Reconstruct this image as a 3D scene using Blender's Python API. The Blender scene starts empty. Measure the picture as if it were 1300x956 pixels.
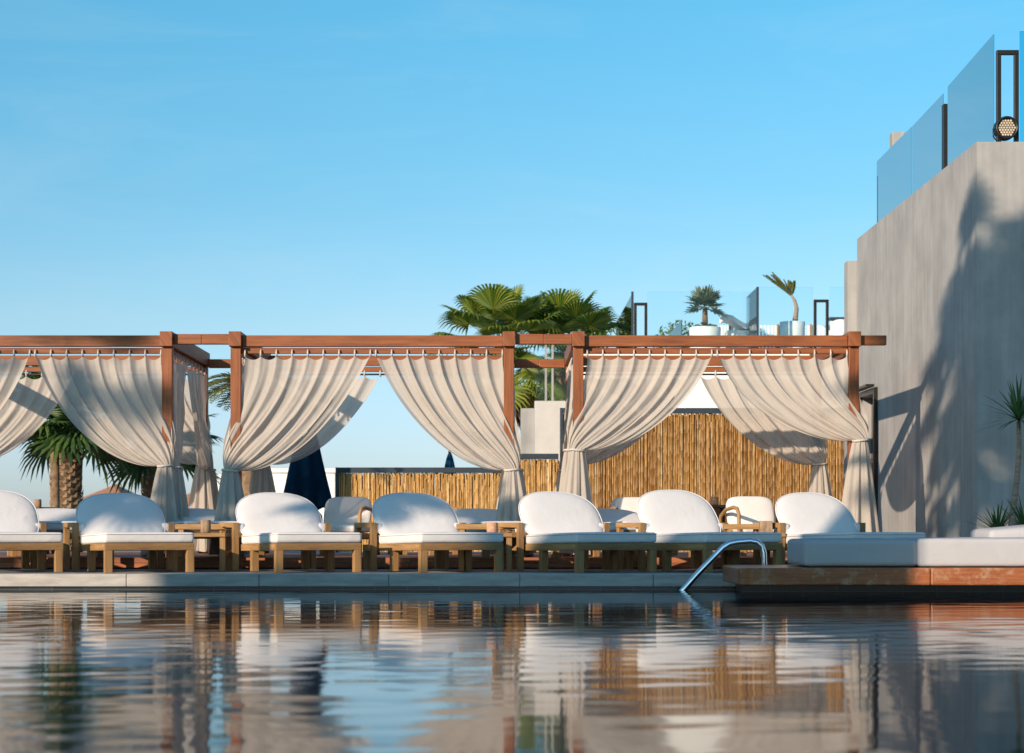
import bpy, math, random
import numpy as np
from mathutils import Vector, Matrix, noise

random.seed(7)
R = math.radians
C = bpy.context.scene.collection
F = 2354.0                       # focal length in pixels of the 1300 px photograph
CX, CY, HC = 640.0, 668.0, 0.44  # vanishing point in the photograph, eye height above the deck
WATER = -0.15

def at(px, py, D):
    return Vector(((px - CX) * D / F, D, HC - (py - CY) * D / F))
def X(px, D): return (px - CX) * D / F
def Z(py, D): return HC - (py - CY) * D / F

SUN_EL = R(18)
SH = Vector((-0.61, -0.79, 0)).normalized()
SDIR = Vector((SH.x * math.cos(SUN_EL), SH.y * math.cos(SUN_EL), math.sin(SUN_EL)))

# ------------------------------------------------------------------ materials
def new_mat(name):
    m = bpy.data.materials.new(name); m.use_nodes = True
    nt = m.node_tree
    b = nt.nodes['Principled BSDF']
    return m, nt, b
def N(nt, t, **kw):
    n = nt.nodes.new(t)
    for k, v in kw.items():
        if k in n.inputs: n.inputs[k].default_value = v
        else: setattr(n, k, v)
    return n
def ramp(nt, stops):
    n = nt.nodes.new('ShaderNodeValToRGB')
    e = n.color_ramp.elements
    while len(e) < len(stops): e.new(0.5)
    for i, (p, c) in enumerate(stops):
        e[i].position = p; e[i].color = (*c, 1)
    return n
def mapping(nt, src, scale):
    tc = nt.nodes.new('ShaderNodeTexCoord')
    mp = nt.nodes.new('ShaderNodeMapping'); mp.inputs['Scale'].default_value = scale
    nt.links.new(tc.outputs[src], mp.inputs['Vector'])
    return mp.outputs['Vector']
def hue_jitter(nt, col, amount, spot=None):
    """brightness jitter per mesh island"""
    g = nt.nodes.new('ShaderNodeNewGeometry')
    mr = N(nt, 'ShaderNodeMapRange'); mr.inputs['To Min'].default_value = 1 - amount; mr.inputs['To Max'].default_value = 1 + amount
    nt.links.new(g.outputs['Random Per Island'], mr.inputs['Value'])
    mx = N(nt, 'ShaderNodeMix', data_type='RGBA', blend_type='MULTIPLY'); mx.inputs['Factor'].default_value = 1
    nt.links.new(col, mx.inputs['A']); nt.links.new(mr.outputs['Result'], mx.inputs['B'])
    return mx.outputs['Result']
def bump(nt, b, h, strength, dist):
    bp = N(nt, 'ShaderNodeBump'); bp.inputs['Strength'].default_value = strength; bp.inputs['Distance'].default_value = dist
    nt.links.new(h, bp.inputs['Height']); nt.links.new(bp.outputs['Normal'], b.inputs['Normal'])

def wood(name, c1, c2, rough=0.5, scale=(1.2, 28, 1), jit=0.18, wear=None):
    m, nt, b = new_mat(name)
    v = mapping(nt, 'UV', scale)
    n1 = N(nt, 'ShaderNodeTexNoise', Scale=1.6, Detail=6, Roughness=0.65); nt.links.new(v, n1.inputs['Vector'])
    r = ramp(nt, [(0.3, c1), (0.7, c2)]); nt.links.new(n1.outputs['Fac'], r.inputs['Fac'])
    col = hue_jitter(nt, r.outputs['Color'], jit)
    v3 = mapping(nt, 'UV', (0.5, 4, 1)); n3 = N(nt, 'ShaderNodeTexNoise', Scale=2.4, Detail=7, Roughness=0.7); nt.links.new(v3, n3.inputs['Vector'])
    r3 = ramp(nt, [(0.3, (0.62, 0.6, 0.6)), (0.5, (1, 1, 1)), (0.72, (1.18, 1.2, 1.22))]); nt.links.new(n3.outputs['Fac'], r3.inputs['Fac'])
    m3 = N(nt, 'ShaderNodeMix', data_type='RGBA', blend_type='MULTIPLY'); m3.inputs['Factor'].default_value = 1
    nt.links.new(col, m3.inputs['A']); nt.links.new(r3.outputs['Color'], m3.inputs['B']); col = m3.outputs['Result']
    if wear:
        v2 = mapping(nt, 'Object', (1, 1, 1))
        n2 = N(nt, 'ShaderNodeTexNoise', Scale=7, Detail=8, Roughness=0.7); nt.links.new(v2, n2.inputs['Vector'])
        r2 = ramp(nt, [(0.52, (0, 0, 0)), (0.72, (1, 1, 1))]); nt.links.new(n2.outputs['Fac'], r2.inputs['Fac'])
        mx = N(nt, 'ShaderNodeMix', data_type='RGBA'); nt.links.new(r2.outputs['Color'], mx.inputs['Factor'])
        nt.links.new(col, mx.inputs['A']); mx.inputs['B'].default_value = (*wear, 1); col = mx.outputs['Result']
    nt.links.new(col, b.inputs['Base Color'])
    b.inputs['Roughness'].default_value = rough
    b.inputs['Specular IOR Level'].default_value = 0.35
    bump(nt, b, n1.outputs['Fac'], 0.35, 0.004)
    return m

def mottled(name, c1, c2, rough=0.85, scale=3.0, detail=8, bstr=0.3, bdist=0.01, stretch=(1, 1, 1), fine=40, spec=0.3):
    m, nt, b = new_mat(name)
    v = mapping(nt, 'Object', stretch)
    n1 = N(nt, 'ShaderNodeTexNoise', Scale=scale, Detail=detail, Roughness=0.6); nt.links.new(v, n1.inputs['Vector'])
    r = ramp(nt, [(0.3, c1), (0.7, c2)]); nt.links.new(n1.outputs['Fac'], r.inputs['Fac'])
    nt.links.new(r.outputs['Color'], b.inputs['Base Color'])
    n2 = N(nt, 'ShaderNodeTexNoise', Scale=fine, Detail=4); nt.links.new(v, n2.inputs['Vector'])
    b.inputs['Roughness'].default_value = rough
    b.inputs['Specular IOR Level'].default_value = spec
    bump(nt, b, n2.outputs['Fac'], bstr, bdist)
    return m

def plain(name, c, rough=0.5, metal=0.0, spec=0.4):
    m, nt, b = new_mat(name)
    v = mapping(nt, 'Object', (1, 1, 1))
    n1 = N(nt, 'ShaderNodeTexNoise', Scale=9, Detail=5); nt.links.new(v, n1.inputs['Vector'])
    r = ramp(nt, [(0.3, tuple(x * 0.85 for x in c)), (0.7, tuple(min(1, x * 1.1) for x in c))]); nt.links.new(n1.outputs['Fac'], r.inputs['Fac'])
    nt.links.new(r.outputs['Color'], b.inputs['Base Color'])
    b.inputs['Roughness'].default_value = rough; b.inputs['Metallic'].default_value = metal
    b.inputs['Specular IOR Level'].default_value = spec
    return m

def cloth(name, c, trans=0.3, clear=0.0, weave=260):
    m, nt, b = new_mat(name)
    out = nt.nodes['Material Output']; nt.nodes.remove(b)
    v = mapping(nt, 'UV', (1, 1, 1))
    n1 = N(nt, 'ShaderNodeTexNoise', Scale=3, Detail=5, Roughness=0.6); nt.links.new(v, n1.inputs['Vector'])
    r = ramp(nt, [(0.3, tuple(x * 0.92 for x in c)), (0.7, c)]); nt.links.new(n1.outputs['Fac'], r.inputs['Fac'])
    d = N(nt, 'ShaderNodeBsdfDiffuse'); t = N(nt, 'ShaderNodeBsdfTranslucent'); mx = N(nt, 'ShaderNodeMixShader')
    nt.links.new(r.outputs['Color'], d.inputs['Color']); nt.links.new(r.outputs['Color'], t.inputs['Color'])
    mx.inputs['Fac'].default_value = trans
    nt.links.new(d.outputs[0], mx.inputs[1]); nt.links.new(t.outputs[0], mx.inputs[2])
    n2 = N(nt, 'ShaderNodeTexNoise', Scale=weave, Detail=2); nt.links.new(v, n2.inputs['Vector'])
    bp = N(nt, 'ShaderNodeBump'); bp.inputs['Strength'].default_value = 0.25; bp.inputs['Distance'].default_value = 0.002
    nt.links.new(n2.outputs['Fac'], bp.inputs['Height'])
    n3 = N(nt, 'ShaderNodeTexNoise', Scale=5, Detail=3, Distortion=0.8); nt.links.new(v, n3.inputs['Vector'])
    bp2 = N(nt, 'ShaderNodeBump'); bp2.inputs['Strength'].default_value = 0.2; bp2.inputs['Distance'].default_value = 0.03
    nt.links.new(n3.outputs['Fac'], bp2.inputs['Height']); nt.links.new(bp.outputs['Normal'], bp2.inputs['Normal'])
    nt.links.new(bp2.outputs['Normal'], d.inputs['Normal'])
    last = mx.outputs[0]
    if clear:
        tr = N(nt, 'ShaderNodeBsdfTransparent'); tr.inputs['Color'].default_value = (0.95, 0.92, 0.88, 1)
        m2 = N(nt, 'ShaderNodeMixShader'); m2.inputs['Fac'].default_value = clear
        nt.links.new(last, m2.inputs[1]); nt.links.new(tr.outputs[0], m2.inputs[2]); last = m2.outputs[0]
    nt.links.new(last, out.inputs['Surface'])
    return m

def leaf_mat(name, c1, c2, trans=0.3, rough=0.45):
    m, nt, b = new_mat(name)
    out = nt.nodes['Material Output']
    g = nt.nodes.new('ShaderNodeNewGeometry')
    r = ramp(nt, [(0.0, c1), (1.0, c2)]); nt.links.new(g.outputs['Random Per Island'], r.inputs['Fac'])
    nt.links.new(r.outputs['Color'], b.inputs['Base Color'])
    b.inputs['Roughness'].default_value = rough
    t = N(nt, 'ShaderNodeBsdfTranslucent'); nt.links.new(r.outputs['Color'], t.inputs['Color'])
    mx = N(nt, 'ShaderNodeMixShader'); mx.inputs['Fac'].default_value = trans
    nt.links.new(b.outputs[0], mx.inputs[1]); nt.links.new(t.outputs[0], mx.inputs[2]); nt.links.new(mx.outputs[0], out.inputs['Surface'])
    return m

def glass_mat(name, tint, ior=1.3):
    m, nt, b = new_mat(name)
    out = nt.nodes['Material Output']; nt.nodes.remove(b)
    tr = N(nt, 'ShaderNodeBsdfTransparent'); tr.inputs['Color'].default_value = (*tint, 1)
    gl = N(nt, 'ShaderNodeBsdfGlossy', Roughness=0.02)
    fr = N(nt, 'ShaderNodeFresnel', IOR=ior)
    mx = N(nt, 'ShaderNodeMixShader')
    nt.links.new(fr.outputs[0], mx.inputs['Fac']); nt.links.new(tr.outputs[0], mx.inputs[1]); nt.links.new(gl.outputs[0], mx.inputs[2])
    nt.links.new(mx.outputs[0], out.inputs['Surface'])
    return m

M = {}
M['pergola'] = wood('pergola_wood', (0.17, 0.05, 0.017), (0.32, 0.104, 0.033), 0.5, jit=0.12)
M['teak'] = wood('teak', (0.24, 0.125, 0.045), (0.42, 0.25, 0.105), 0.55, jit=0.2)
M['teak_dark'] = wood('weathered_teak', (0.10, 0.065, 0.04), (0.2, 0.14, 0.09), 0.6, jit=0.2)
M['deckwood'] = wood('deck_boards', (0.19, 0.062, 0.025), (0.33, 0.12, 0.05), 0.55, jit=0.25)
M['platform'] = wood('platform_wood', (0.19, 0.055, 0.02), (0.36, 0.125, 0.045), 0.35, scale=(2, 30, 1), jit=0.05, wear=(0.42, 0.3, 0.2))
M['cushion'] = cloth('white_outdoor_fabric', (0.72, 0.695, 0.675), 0.0, 0, 320)
M['mattress'] = cloth('pale_grey_outdoor_fabric', (0.42, 0.415, 0.43), 0.0, 0, 320)
M['curtain'] = cloth('sheer_linen', (0.63, 0.57, 0.505), 0.34, 0.11, 300)
M['tie'] = cloth('linen_tie', (0.58, 0.53, 0.48), 0.1, 0)
M['navy'] = cloth('navy_canvas', (0.006, 0.035, 0.075), 0.05, 0)
M['metal_dark'] = plain('dark_bronze_metal', (0.03, 0.027, 0.025), 0.4, 0.6)
M['frame_blue'] = plain('slate_painted_metal', (0.02, 0.034, 0.05), 0.5)
M['chrome'] = plain('polished_steel', (0.75, 0.77, 0.8), 0.08, 1.0)
M['bamboo'] = None
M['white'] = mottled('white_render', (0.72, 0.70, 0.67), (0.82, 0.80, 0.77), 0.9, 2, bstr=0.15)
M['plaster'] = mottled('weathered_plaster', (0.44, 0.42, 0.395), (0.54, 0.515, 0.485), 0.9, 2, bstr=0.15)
M['planter'] = mottled('white_planter', (0.74, 0.73, 0.71), (0.82, 0.81, 0.79), 0.5, 3, bstr=0.05)
M['clay'] = mottled('clay', (0.42, 0.2, 0.11), (0.62, 0.38, 0.26), 0.8, 30)
M['log'] = mottled('bark', (0.16, 0.09, 0.05), (0.42, 0.3, 0.2), 0.9, 24, stretch=(1, 1, 0.4))
M['stone'] = mottled('travertine', (0.30, 0.285, 0.265), (0.48, 0.455, 0.42), 0.7, 5, bstr=0.5, bdist=0.006, stretch=(0.6, 1, 3.5), fine=30)
M['tile'] = mottled('dark_pool_tile', (0.008, 0.012, 0.017), (0.022, 0.028, 0.035), 0.35, 3)
def tile_mat():
    m, nt, b = new_mat('dark_pool_tiles')
    tc = nt.nodes.new('ShaderNodeTexCoord'); sp = nt.nodes.new('ShaderNodeSeparateXYZ'); cb = nt.nodes.new('ShaderNodeCombineXYZ')
    nt.links.new(tc.outputs['Object'], sp.inputs[0]); nt.links.new(sp.outputs['X'], cb.inputs['X']); nt.links.new(sp.outputs['Z'], cb.inputs['Y'])
    br = nt.nodes.new('ShaderNodeTexBrick'); br.offset = 0.0
    for k, v in (('Scale', 1.0), ('Mortar Size', 0.004), ('Brick Width', 0.3), ('Row Height', 0.075)): br.inputs[k].default_value = v
    br.inputs['Color1'].default_value = (0.006, 0.010, 0.015, 1); br.inputs['Color2'].default_value = (0.018, 0.025, 0.033, 1); br.inputs['Mortar'].default_value = (0.06, 0.06, 0.058, 1)
    nt.links.new(cb.outputs[0], br.inputs['Vector']); nt.links.new(br.outputs['Color'], b.inputs['Base Color']); b.inputs['Roughness'].default_value = 0.3
    return m
M['tile'] = tile_mat()
M['paving'] = mottled('deck_paving', (0.20, 0.185, 0.165), (0.3, 0.28, 0.25), 0.8, 2)
M['ground'] = mottled('sandy_ground', (0.26, 0.2, 0.14), (0.36, 0.28, 0.2), 0.95, 0.2)
M['roof'] = mottled('terracotta_roof', (0.40, 0.16, 0.08), (0.52, 0.25, 0.14), 0.85, 6)
M['house'] = mottled('cream_render', (0.62, 0.54, 0.45), (0.74, 0.67, 0.58), 0.9, 2)
M['windowdark'] = plain('dark_window', (0.03, 0.04, 0.05), 0.15)
M['hill'] = mottled('dry_hillside', (0.34, 0.17, 0.10), (0.42, 0.24, 0.15), 0.95, 0.05)
M['leaf'] = leaf_mat('palm_leaf', (0.06, 0.135, 0.014), (0.25, 0.285, 0.035), 0.42)
M['leaf_dark'] = leaf_mat('palm_leaf_deep', (0.022, 0.06, 0.018), (0.09, 0.155, 0.035), 0.25)
M['leaf_grey'] = leaf_mat('grey_palm_leaf', (0.11, 0.16, 0.10), (0.25, 0.29, 0.17), 0.25)
M['leaf_yucca'] = leaf_mat('yucca_leaf', (0.03, 0.09, 0.025), (0.10, 0.20, 0.055), 0.3)
M['leaf_dry'] = leaf_mat('dry_palm_leaf', (0.12, 0.055, 0.02), (0.26, 0.14, 0.05), 0.2)
M['leaf_olive'] = leaf_mat('olive_frond', (0.08, 0.095, 0.015), (0.22, 0.22, 0.05), 0.35)
M['trunk'] = mottled('palm_trunk', (0.10, 0.065, 0.04), (0.26, 0.17, 0.10), 0.95, 14, bstr=0.6)
M['boot'] = leaf_mat('palm_boots', (0.10, 0.065, 0.04), (0.30, 0.20, 0.12), 0.0, 0.9)
M['yucca_trunk'] = mottled('yucca_trunk', (0.2, 0.12, 0.08), (0.42, 0.3, 0.22), 0.9, 10, stretch=(1, 1, 5))
M['glass'] = glass_mat('blue_tinted_glass', (0.47, 0.85, 0.93))
M['glass_clear'] = glass_mat('pale_tinted_glass', (0.94, 0.985, 0.988), 1.3)
M['lens'] = plain('lens_cream', (0.55, 0.45, 0.33), 0.4)
M['black'] = plain('black_plastic', (0.012, 0.012, 0.012), 0.4)

def make_bamboo(k=1.0):
    m, nt, b = new_mat('split_bamboo')
    g = nt.nodes.new('ShaderNodeNewGeometry')
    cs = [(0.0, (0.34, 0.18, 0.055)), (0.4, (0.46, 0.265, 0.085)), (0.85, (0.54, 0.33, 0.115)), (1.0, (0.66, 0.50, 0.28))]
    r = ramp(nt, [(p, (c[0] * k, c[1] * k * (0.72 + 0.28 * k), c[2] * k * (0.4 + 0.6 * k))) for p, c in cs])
    nt.links.new(g.outputs['Random Per Island'], r.inputs['Fac'])
    v = mapping(nt, 'Object', (30, 30, 3.0))
    n1 = N(nt, 'ShaderNodeTexNoise', Scale=1.0, Detail=6, Roughness=0.7); nt.links.new(v, n1.inputs['Vector'])
    r2 = ramp(nt, [(0.32, (0.5, 0.43, 0.36)), (0.5, (1, 1, 1)), (0.75, (1.15, 1.1, 1.0))]); nt.links.new(n1.outputs['Fac'], r2.inputs['Fac'])
    mx = N(nt, 'ShaderNodeMix', data_type='RGBA', blend_type='MULTIPLY'); mx.inputs['Factor'].default_value = 1
    nt.links.new(r.outputs['Color'], mx.inputs['A']); nt.links.new(r2.outputs['Color'], mx.inputs['B'])
    nt.links.new(mx.outputs['Result'], b.inputs['Base Color']); b.inputs['Roughness'].default_value = 0.45
    b.inputs['Specular IOR Level'].default_value = 0.4
    return m
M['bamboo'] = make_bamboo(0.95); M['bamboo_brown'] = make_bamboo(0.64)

def make_concrete():
    m, nt, b = new_mat('trowelled_concrete')
    v = mapping(nt, 'Object', (1, 1, 1))
    n1 = N(nt, 'ShaderNodeTexNoise', Scale=1.4, Detail=9, Roughness=0.62); nt.links.new(v, n1.inputs['Vector'])
    r = ramp(nt, [(0.3, (0.27, 0.265, 0.26)), (0.7, (0.39, 0.38, 0.37))]); nt.links.new(n1.outputs['Fac'], r.inputs['Fac'])
    v2 = mapping(nt, 'Object', (5, 5, 0.35))
    n2 = N(nt, 'ShaderNodeTexNoise', Scale=2.2, Detail=6); nt.links.new(v2, n2.inputs['Vector'])
    r2 = ramp(nt, [(0.3, (0.86, 0.86, 0.86)), (0.7, (1.06, 1.06, 1.06))]); nt.links.new(n2.outputs['Fac'], r2.inputs['Fac'])
    mx = N(nt, 'ShaderNodeMix', data_type='RGBA', blend_type='MULTIPLY'); mx.inputs['Factor'].default_value = 1
    nt.links.new(r.outputs['Color'], mx.inputs['A']); nt.links.new(r2.outputs['Color'], mx.inputs['B'])
    nt.links.new(mx.outputs['Result'], b.inputs['Base Color']); b.inputs['Roughness'].default_value = 0.75
    b.inputs['Specular IOR Level'].default_value = 0.3
    bump(nt, b, n1.outputs['Fac'], 0.3, 0.02)
    return m
M['concrete'] = make_concrete()

# ------------------------------------------------------------------ mesh builder
class MB:
    def __init__(s): s.v, s.f, s.uv, s.sm = [], [], [], []
    def face(s, idx, uvs=None, smooth=False):
        s.f.append(tuple(idx)); s.uv.append(uvs or [(0, 0)] * len(idx)); s.sm.append(smooth)
    def obox(s, c, ax, ay, az, taper=1.0):
        """box from centre and three half-axis vectors, grain along the longest"""
        c, A = Vector(c), [Vector(ax), Vector(ay), Vector(az)]
        n = len(s.v); ls = [a.length for a in A]
        for k in (-1, 1):
            t = taper if k == 1 else 1.0
            for j in (-1, 1):
                for i in (-1, 1):
                    s.v.append(c + A[0] * i * t + A[1] * j * t + A[2] * k)
        L = ls.index(max(ls)); off = random.random() * 50; off2 = random.random() * 7
        sg = [(i, j, k) for k in (-1, 1) for j in (-1, 1) for i in (-1, 1)]
        def uv(q):
            p = [q[0] * ls[0], q[1] * ls[1], q[2] * ls[2]]
            o = [p[m] for m in range(3) if m != L]
            return (p[L] + off, o[0] + o[1] * 0.7 + off2)
        for q in ((0, 2, 3, 1), (4, 5, 7, 6), (0, 1, 5, 4), (2, 6, 7, 3), (0, 4, 6, 2), (1, 3, 7, 5)):
            s.face([n + a for a in q], [uv(sg[a]) for a in q])
    def box(s, x0, x1, y0, y1, z0, z1):
        s.obox(((x0 + x1) / 2, (y0 + y1) / 2, (z0 + z1) / 2), ((x1 - x0) / 2, 0, 0), (0, (y1 - y0) / 2, 0), (0, 0, (z1 - z0) / 2))
    def bar(s, a, b, w, h):
        a, b = Vector(a), Vector(b); d = b - a; L = d.length; d.normalize()
        up = Vector((0, 0, 1)) if abs(d.z) < 0.95 else Vector((0, 1, 0))
        sd = d.cross(up).normalized(); up = sd.cross(d).normalized()
        s.obox((a + b) / 2, d * L / 2, sd * w / 2, up * h / 2)
    def tube(s, pts, r, seg=10, cap=True):
        pts = [Vector(p) for p in pts]; m = len(pts)
        rr = r if isinstance(r, (list, tuple)) else [r] * m
        n = len(s.v); prev = None; L = 0
        for i, p in enumerate(pts):
            d = (pts[min(i + 1, m - 1)] - pts[max(i - 1, 0)]).normalized()
            if prev is None:
                up = Vector((0, 0, 1)) if abs(d.z) < 0.9 else Vector((1, 0, 0))
                e1 = d.cross(up).normalized()
            else: e1 = (prev - d * prev.dot(d)).normalized()
            prev = e1; e2 = d.cross(e1)
            for k in range(seg):
                a = 2 * math.pi * k / seg
                s.v.append(p + e1 * math.cos(a) * rr[i] + e2 * math.sin(a) * rr[i])
        for i in range(m - 1):
            for k in range(seg):
                k2 = (k + 1) % seg
                s.face((n + i * seg + k, n + i * seg + k2, n + (i + 1) * seg + k2, n + (i + 1) * seg + k), None, True)
        if cap:
            s.face([n + k for k in range(seg)][::-1]); s.face([n + (m - 1) * seg + k for k in range(seg)])
    def lathe(s, c, prof, seg=24, smooth=True):
        c = Vector(c); n = len(s.v)
        for r, z in prof:
            for k in range(seg):
                a = 2 * math.pi * k / seg
                s.v.append(c + Vector((r * math.cos(a), r * math.sin(a), z)))
        for i in range(len(prof) - 1):
            for k in range(seg):
                k2 = (k + 1) % seg
                s.face((n + i * seg + k, n + i * seg + k2, n + (i + 1) * seg + k2, n + (i + 1) * seg + k), None, smooth)
        s.face([n + k for k in range(seg)][::-1]); s.face([n + (len(prof) - 1) * seg + k for k in range(seg)])
    def grid(s, P, uvf=None, smooth=True, flip=False):
        h, w = len(P), len(P[0]); n = len(s.v)
        for row in P: s.v.extend(row)
        for i in range(h - 1):
            for j in range(w - 1):
                q = [(i, j), (i, j + 1), (i + 1, j + 1), (i + 1, j)]
                if flip: q = q[::-1]
                s.face([n + a * w + b for a, b in q], [uvf(a, b) if uvf else (b / w, a / h) for a, b in q], smooth)
    def rbox(s, c, half, r, puff=0.0, shear=0.0, seg=4):
        """rounded box; puff swells the top, shear lowers it towards +y"""
        hx, hy, hz = half; c = Vector(c)
        def axis(h):
            e = [-(h - r) - r * math.cos(math.pi / 2 * k / seg) for k in range(seg)]
            mid = [(h - r) * t for t in (-1, -0.6, -0.2, 0.2, 0.6, 1)]
            return e + mid + [-x for x in e[::-1]]
        gx, gy, gz = axis(hx), axis(hy), axis(hz)
        def proj(p):
            q = Vector((max(-(hx - r), min(hx - r, p[0])), max(-(hy - r), min(hy - r, p[1])), max(-(hz - r), min(hz - r, p[2]))))
            d = Vector(p) - q
            if d.length > 1e-9: d = d.normalized() * r
            w = q + d
            k = (1 - (w.x / hx) ** 2) * (1 - (w.y / hy) ** 2)
            w.z += puff * max(0, k) ** 0.6 * (1 if w.z > 0 else 0.3)
            w.z -= shear * (w.y + hy)
            return c + w
        for sgn in (-1, 1):
            s.grid([[proj((x, y, sgn * hz)) for x in gx] for y in gy], lambda a, b: (gx[b], gy[a]), True, sgn < 0)
            s.grid([[proj((x, sgn * hy, z)) for x in gx] for z in gz], lambda a, b: (gx[b], gz[a]), True, sgn > 0)
            s.grid([[proj((sgn * hx, y, z)) for y in gy] for z in gz], lambda a, b: (gy[b], gz[a]), True, sgn < 0)
    def build(s, name, mat, parent=None, weld=False, bevel=0):
        me = bpy.data.meshes.new(name)
        me.from_pydata([tuple(v) for v in s.v], [], s.f); me.update()
        ul = me.uv_layers.new(name='UVMap')
        flat = [c for u in s.uv for p in u for c in p]
        ul.data.foreach_set('uv', flat)
        me.polygons.foreach_set('use_smooth', s.sm)
        if weld:
            import bmesh
            bm = bmesh.new(); bm.from_mesh(me); bmesh.ops.remove_doubles(bm, verts=bm.verts, dist=1e-4)
            bmesh.ops.recalc_face_normals(bm, faces=bm.faces); bm.to_mesh(me); bm.free()
        me.materials.append(mat)
        o = bpy.data.objects.new(name, me); C.objects.link(o)
        if parent: o.parent = parent
        if bevel:
            md = o.modifiers.new('edge', 'BEVEL'); md.width = bevel; md.segments = 2; md.limit_method = 'ANGLE'; md.angle_limit = R(50)
        return o

def tag(o, label, cat, group=None):
    o['label'] = label; o['category'] = cat
    if group: o['group'] = group
    elif 'group' in o: del o['group']
    return o
def empty(name, loc=(0, 0, 0), rz=0.0):
    o = bpy.data.objects.new(name, None); C.objects.link(o)
    o.location = loc; o.rotation_euler = (0, 0, rz); o.empty_display_size = 0.1
    return o
def structure(o):
    o['kind'] = 'structure'; return o
def copy_tree(o, parent=None):
    c = o.copy(); C.objects.link(c); c.parent = parent
    for ch in list(o.children): copy_tree(ch, c)
    return c
def box1(*a):
    m = MB(); m.box(*a); return m

# ------------------------------------------------------------------ setting
g = MB(); g.box(-3000, 3000, -1200, 5000, -1.2, -1.0)
structure(g.build('ground', M['ground']))
# paved terrace round the pool (one slab with the pool cut out by laying four slabs)
POOL_L, POOL_R, POOL_N, POOL_F = -6.9, 9.0, -6.0, 17.24
d = MB()
d.box(-40, 40, POOL_F, 40, -1.0, -0.014)
d.box(-40, POOL_L - 0.02, -30, POOL_F - 0.004, -1.0, -0.016)
d.box(POOL_R + 0.02, 40, -30, POOL_F - 0.004, -1.0, -0.016)
structure(d.build('terrace_paving', M['paving']))
w = MB(); w.box(POOL_L - 0.3, POOL_R + 0.3, POOL_F - 0.008, POOL_F + 0.3, -1.0, -0.118)
structure(w.build('pool_wall', M['tile']))

# coping: separate slabs with joints
cp = MB(); x = -9.6
while x < 7.5:
    L = 1.2 + random.random() * 0.05
    cp.box(x, x + L - 0.004, POOL_F - 0.04, POOL_F + 0.42, -0.12, -0.005 + random.random() * 0.001)
    x += L
structure(cp.build('pool_coping', M['stone'], bevel=0.006))

# pool water: a real rippled surface
def build_water():
    xs = np.arange(POOL_L, POOL_R + 0.01, 0.05); ys = np.concatenate([np.arange(-6, 3, 0.2), np.arange(3, POOL_F + 0.001, 0.033)])
    XX, YY = np.meshgrid(xs, ys)
    H = np.zeros_like(XX); rng = np.random.RandomState(5)
    for lam, slope, n in ((1.6, 0.0008, 7), (0.8, 0.0016, 10), (0.42, 0.0050, 16), (0.26, 0.0070, 22), (0.16, 0.0055, 26)):
        for _ in range(n):
            l = lam * rng.uniform(0.7, 1.4); a = rng.normal(math.pi / 2 + 0.08, 0.4); k = 2 * math.pi / l
            A = slope / k * math.sqrt(2.0 / n) * rng.uniform(0.6, 1.4)
            H += A * np.sin(k * (XX * math.cos(a) + YY * math.sin(a)) + rng.uniform(0, 6.28))
    patch = 0.75 + 0.5 * np.sin(XX * 0.9 + 1.3 * np.sin(YY * 0.5)) * np.sin(YY * 0.7 + 0.6)
    H = H * np.clip(patch, 0.35, 1.3)
    h, wd = XX.shape
    V = np.stack([XX, YY, H + WATER], -1).reshape(-1, 3)
    ii, jj = np.meshgrid(np.arange(h - 1), np.arange(wd - 1), indexing='ij')
    a = (ii * wd + jj).ravel(); Fc = np.stack([a, a + 1, a + wd + 1, a + wd], -1)
    me = bpy.data.meshes.new('water')
    me.from_pydata(V.tolist(), [], Fc.tolist()); me.update()
    me.polygons.foreach_set('use_smooth', [True] * len(me.polygons))
    m, nt, b = new_mat('pool_water')
    v = mapping(nt, 'Object', (1, 1, 1)); n1 = N(nt, 'ShaderNodeTexNoise', Scale=0.5, Detail=2); nt.links.new(v, n1.inputs['Vector'])
    r = ramp(nt, [(0.3, (0.003, 0.010, 0.018)), (0.7, (0.005, 0.015, 0.026))]); nt.links.new(n1.outputs['Fac'], r.inputs['Fac'])
    nt.links.new(r.outputs['Color'], b.inputs['Base Color'])
    b.inputs['Roughness'].default_value = 0.055; b.inputs['IOR'].default_value = 1.33
    me.materials.append(m)
    o = bpy.data.objects.new('water', me); C.objects.link(o); structure(o)
build_water()

# raised timber deck under the pergolas
DK0, DK1, DKZ = 19.62, 23.6, 0.107
def build_deck():
    dm = MB()
    for k in range(int((DK1 - DK0) / 0.14)):
        y = DK0 + 0.022 + k * 0.14
        x = -10 + random.random()
        while x < 4.2:
            L = 2.4; dm.box(x, min(x + L - 0.004, 4.3), y, y + 0.134, DKZ - 0.025, DKZ); x += L
    x = -10
    while x < 4.25:
        L = 1.8; dm.box(x, min(x + L - 0.004, 4.28), DK0 - 0.002, DK0 + 0.02, 0.002, 0.05)
        dm.box(x, min(x + L - 0.004, 4.28), DK0 - 0.002, DK0 + 0.02, 0.053, DKZ + 0.001); x += L
    structure(dm.build('wooden_deck', M['deckwood']))
build_deck()

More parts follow.
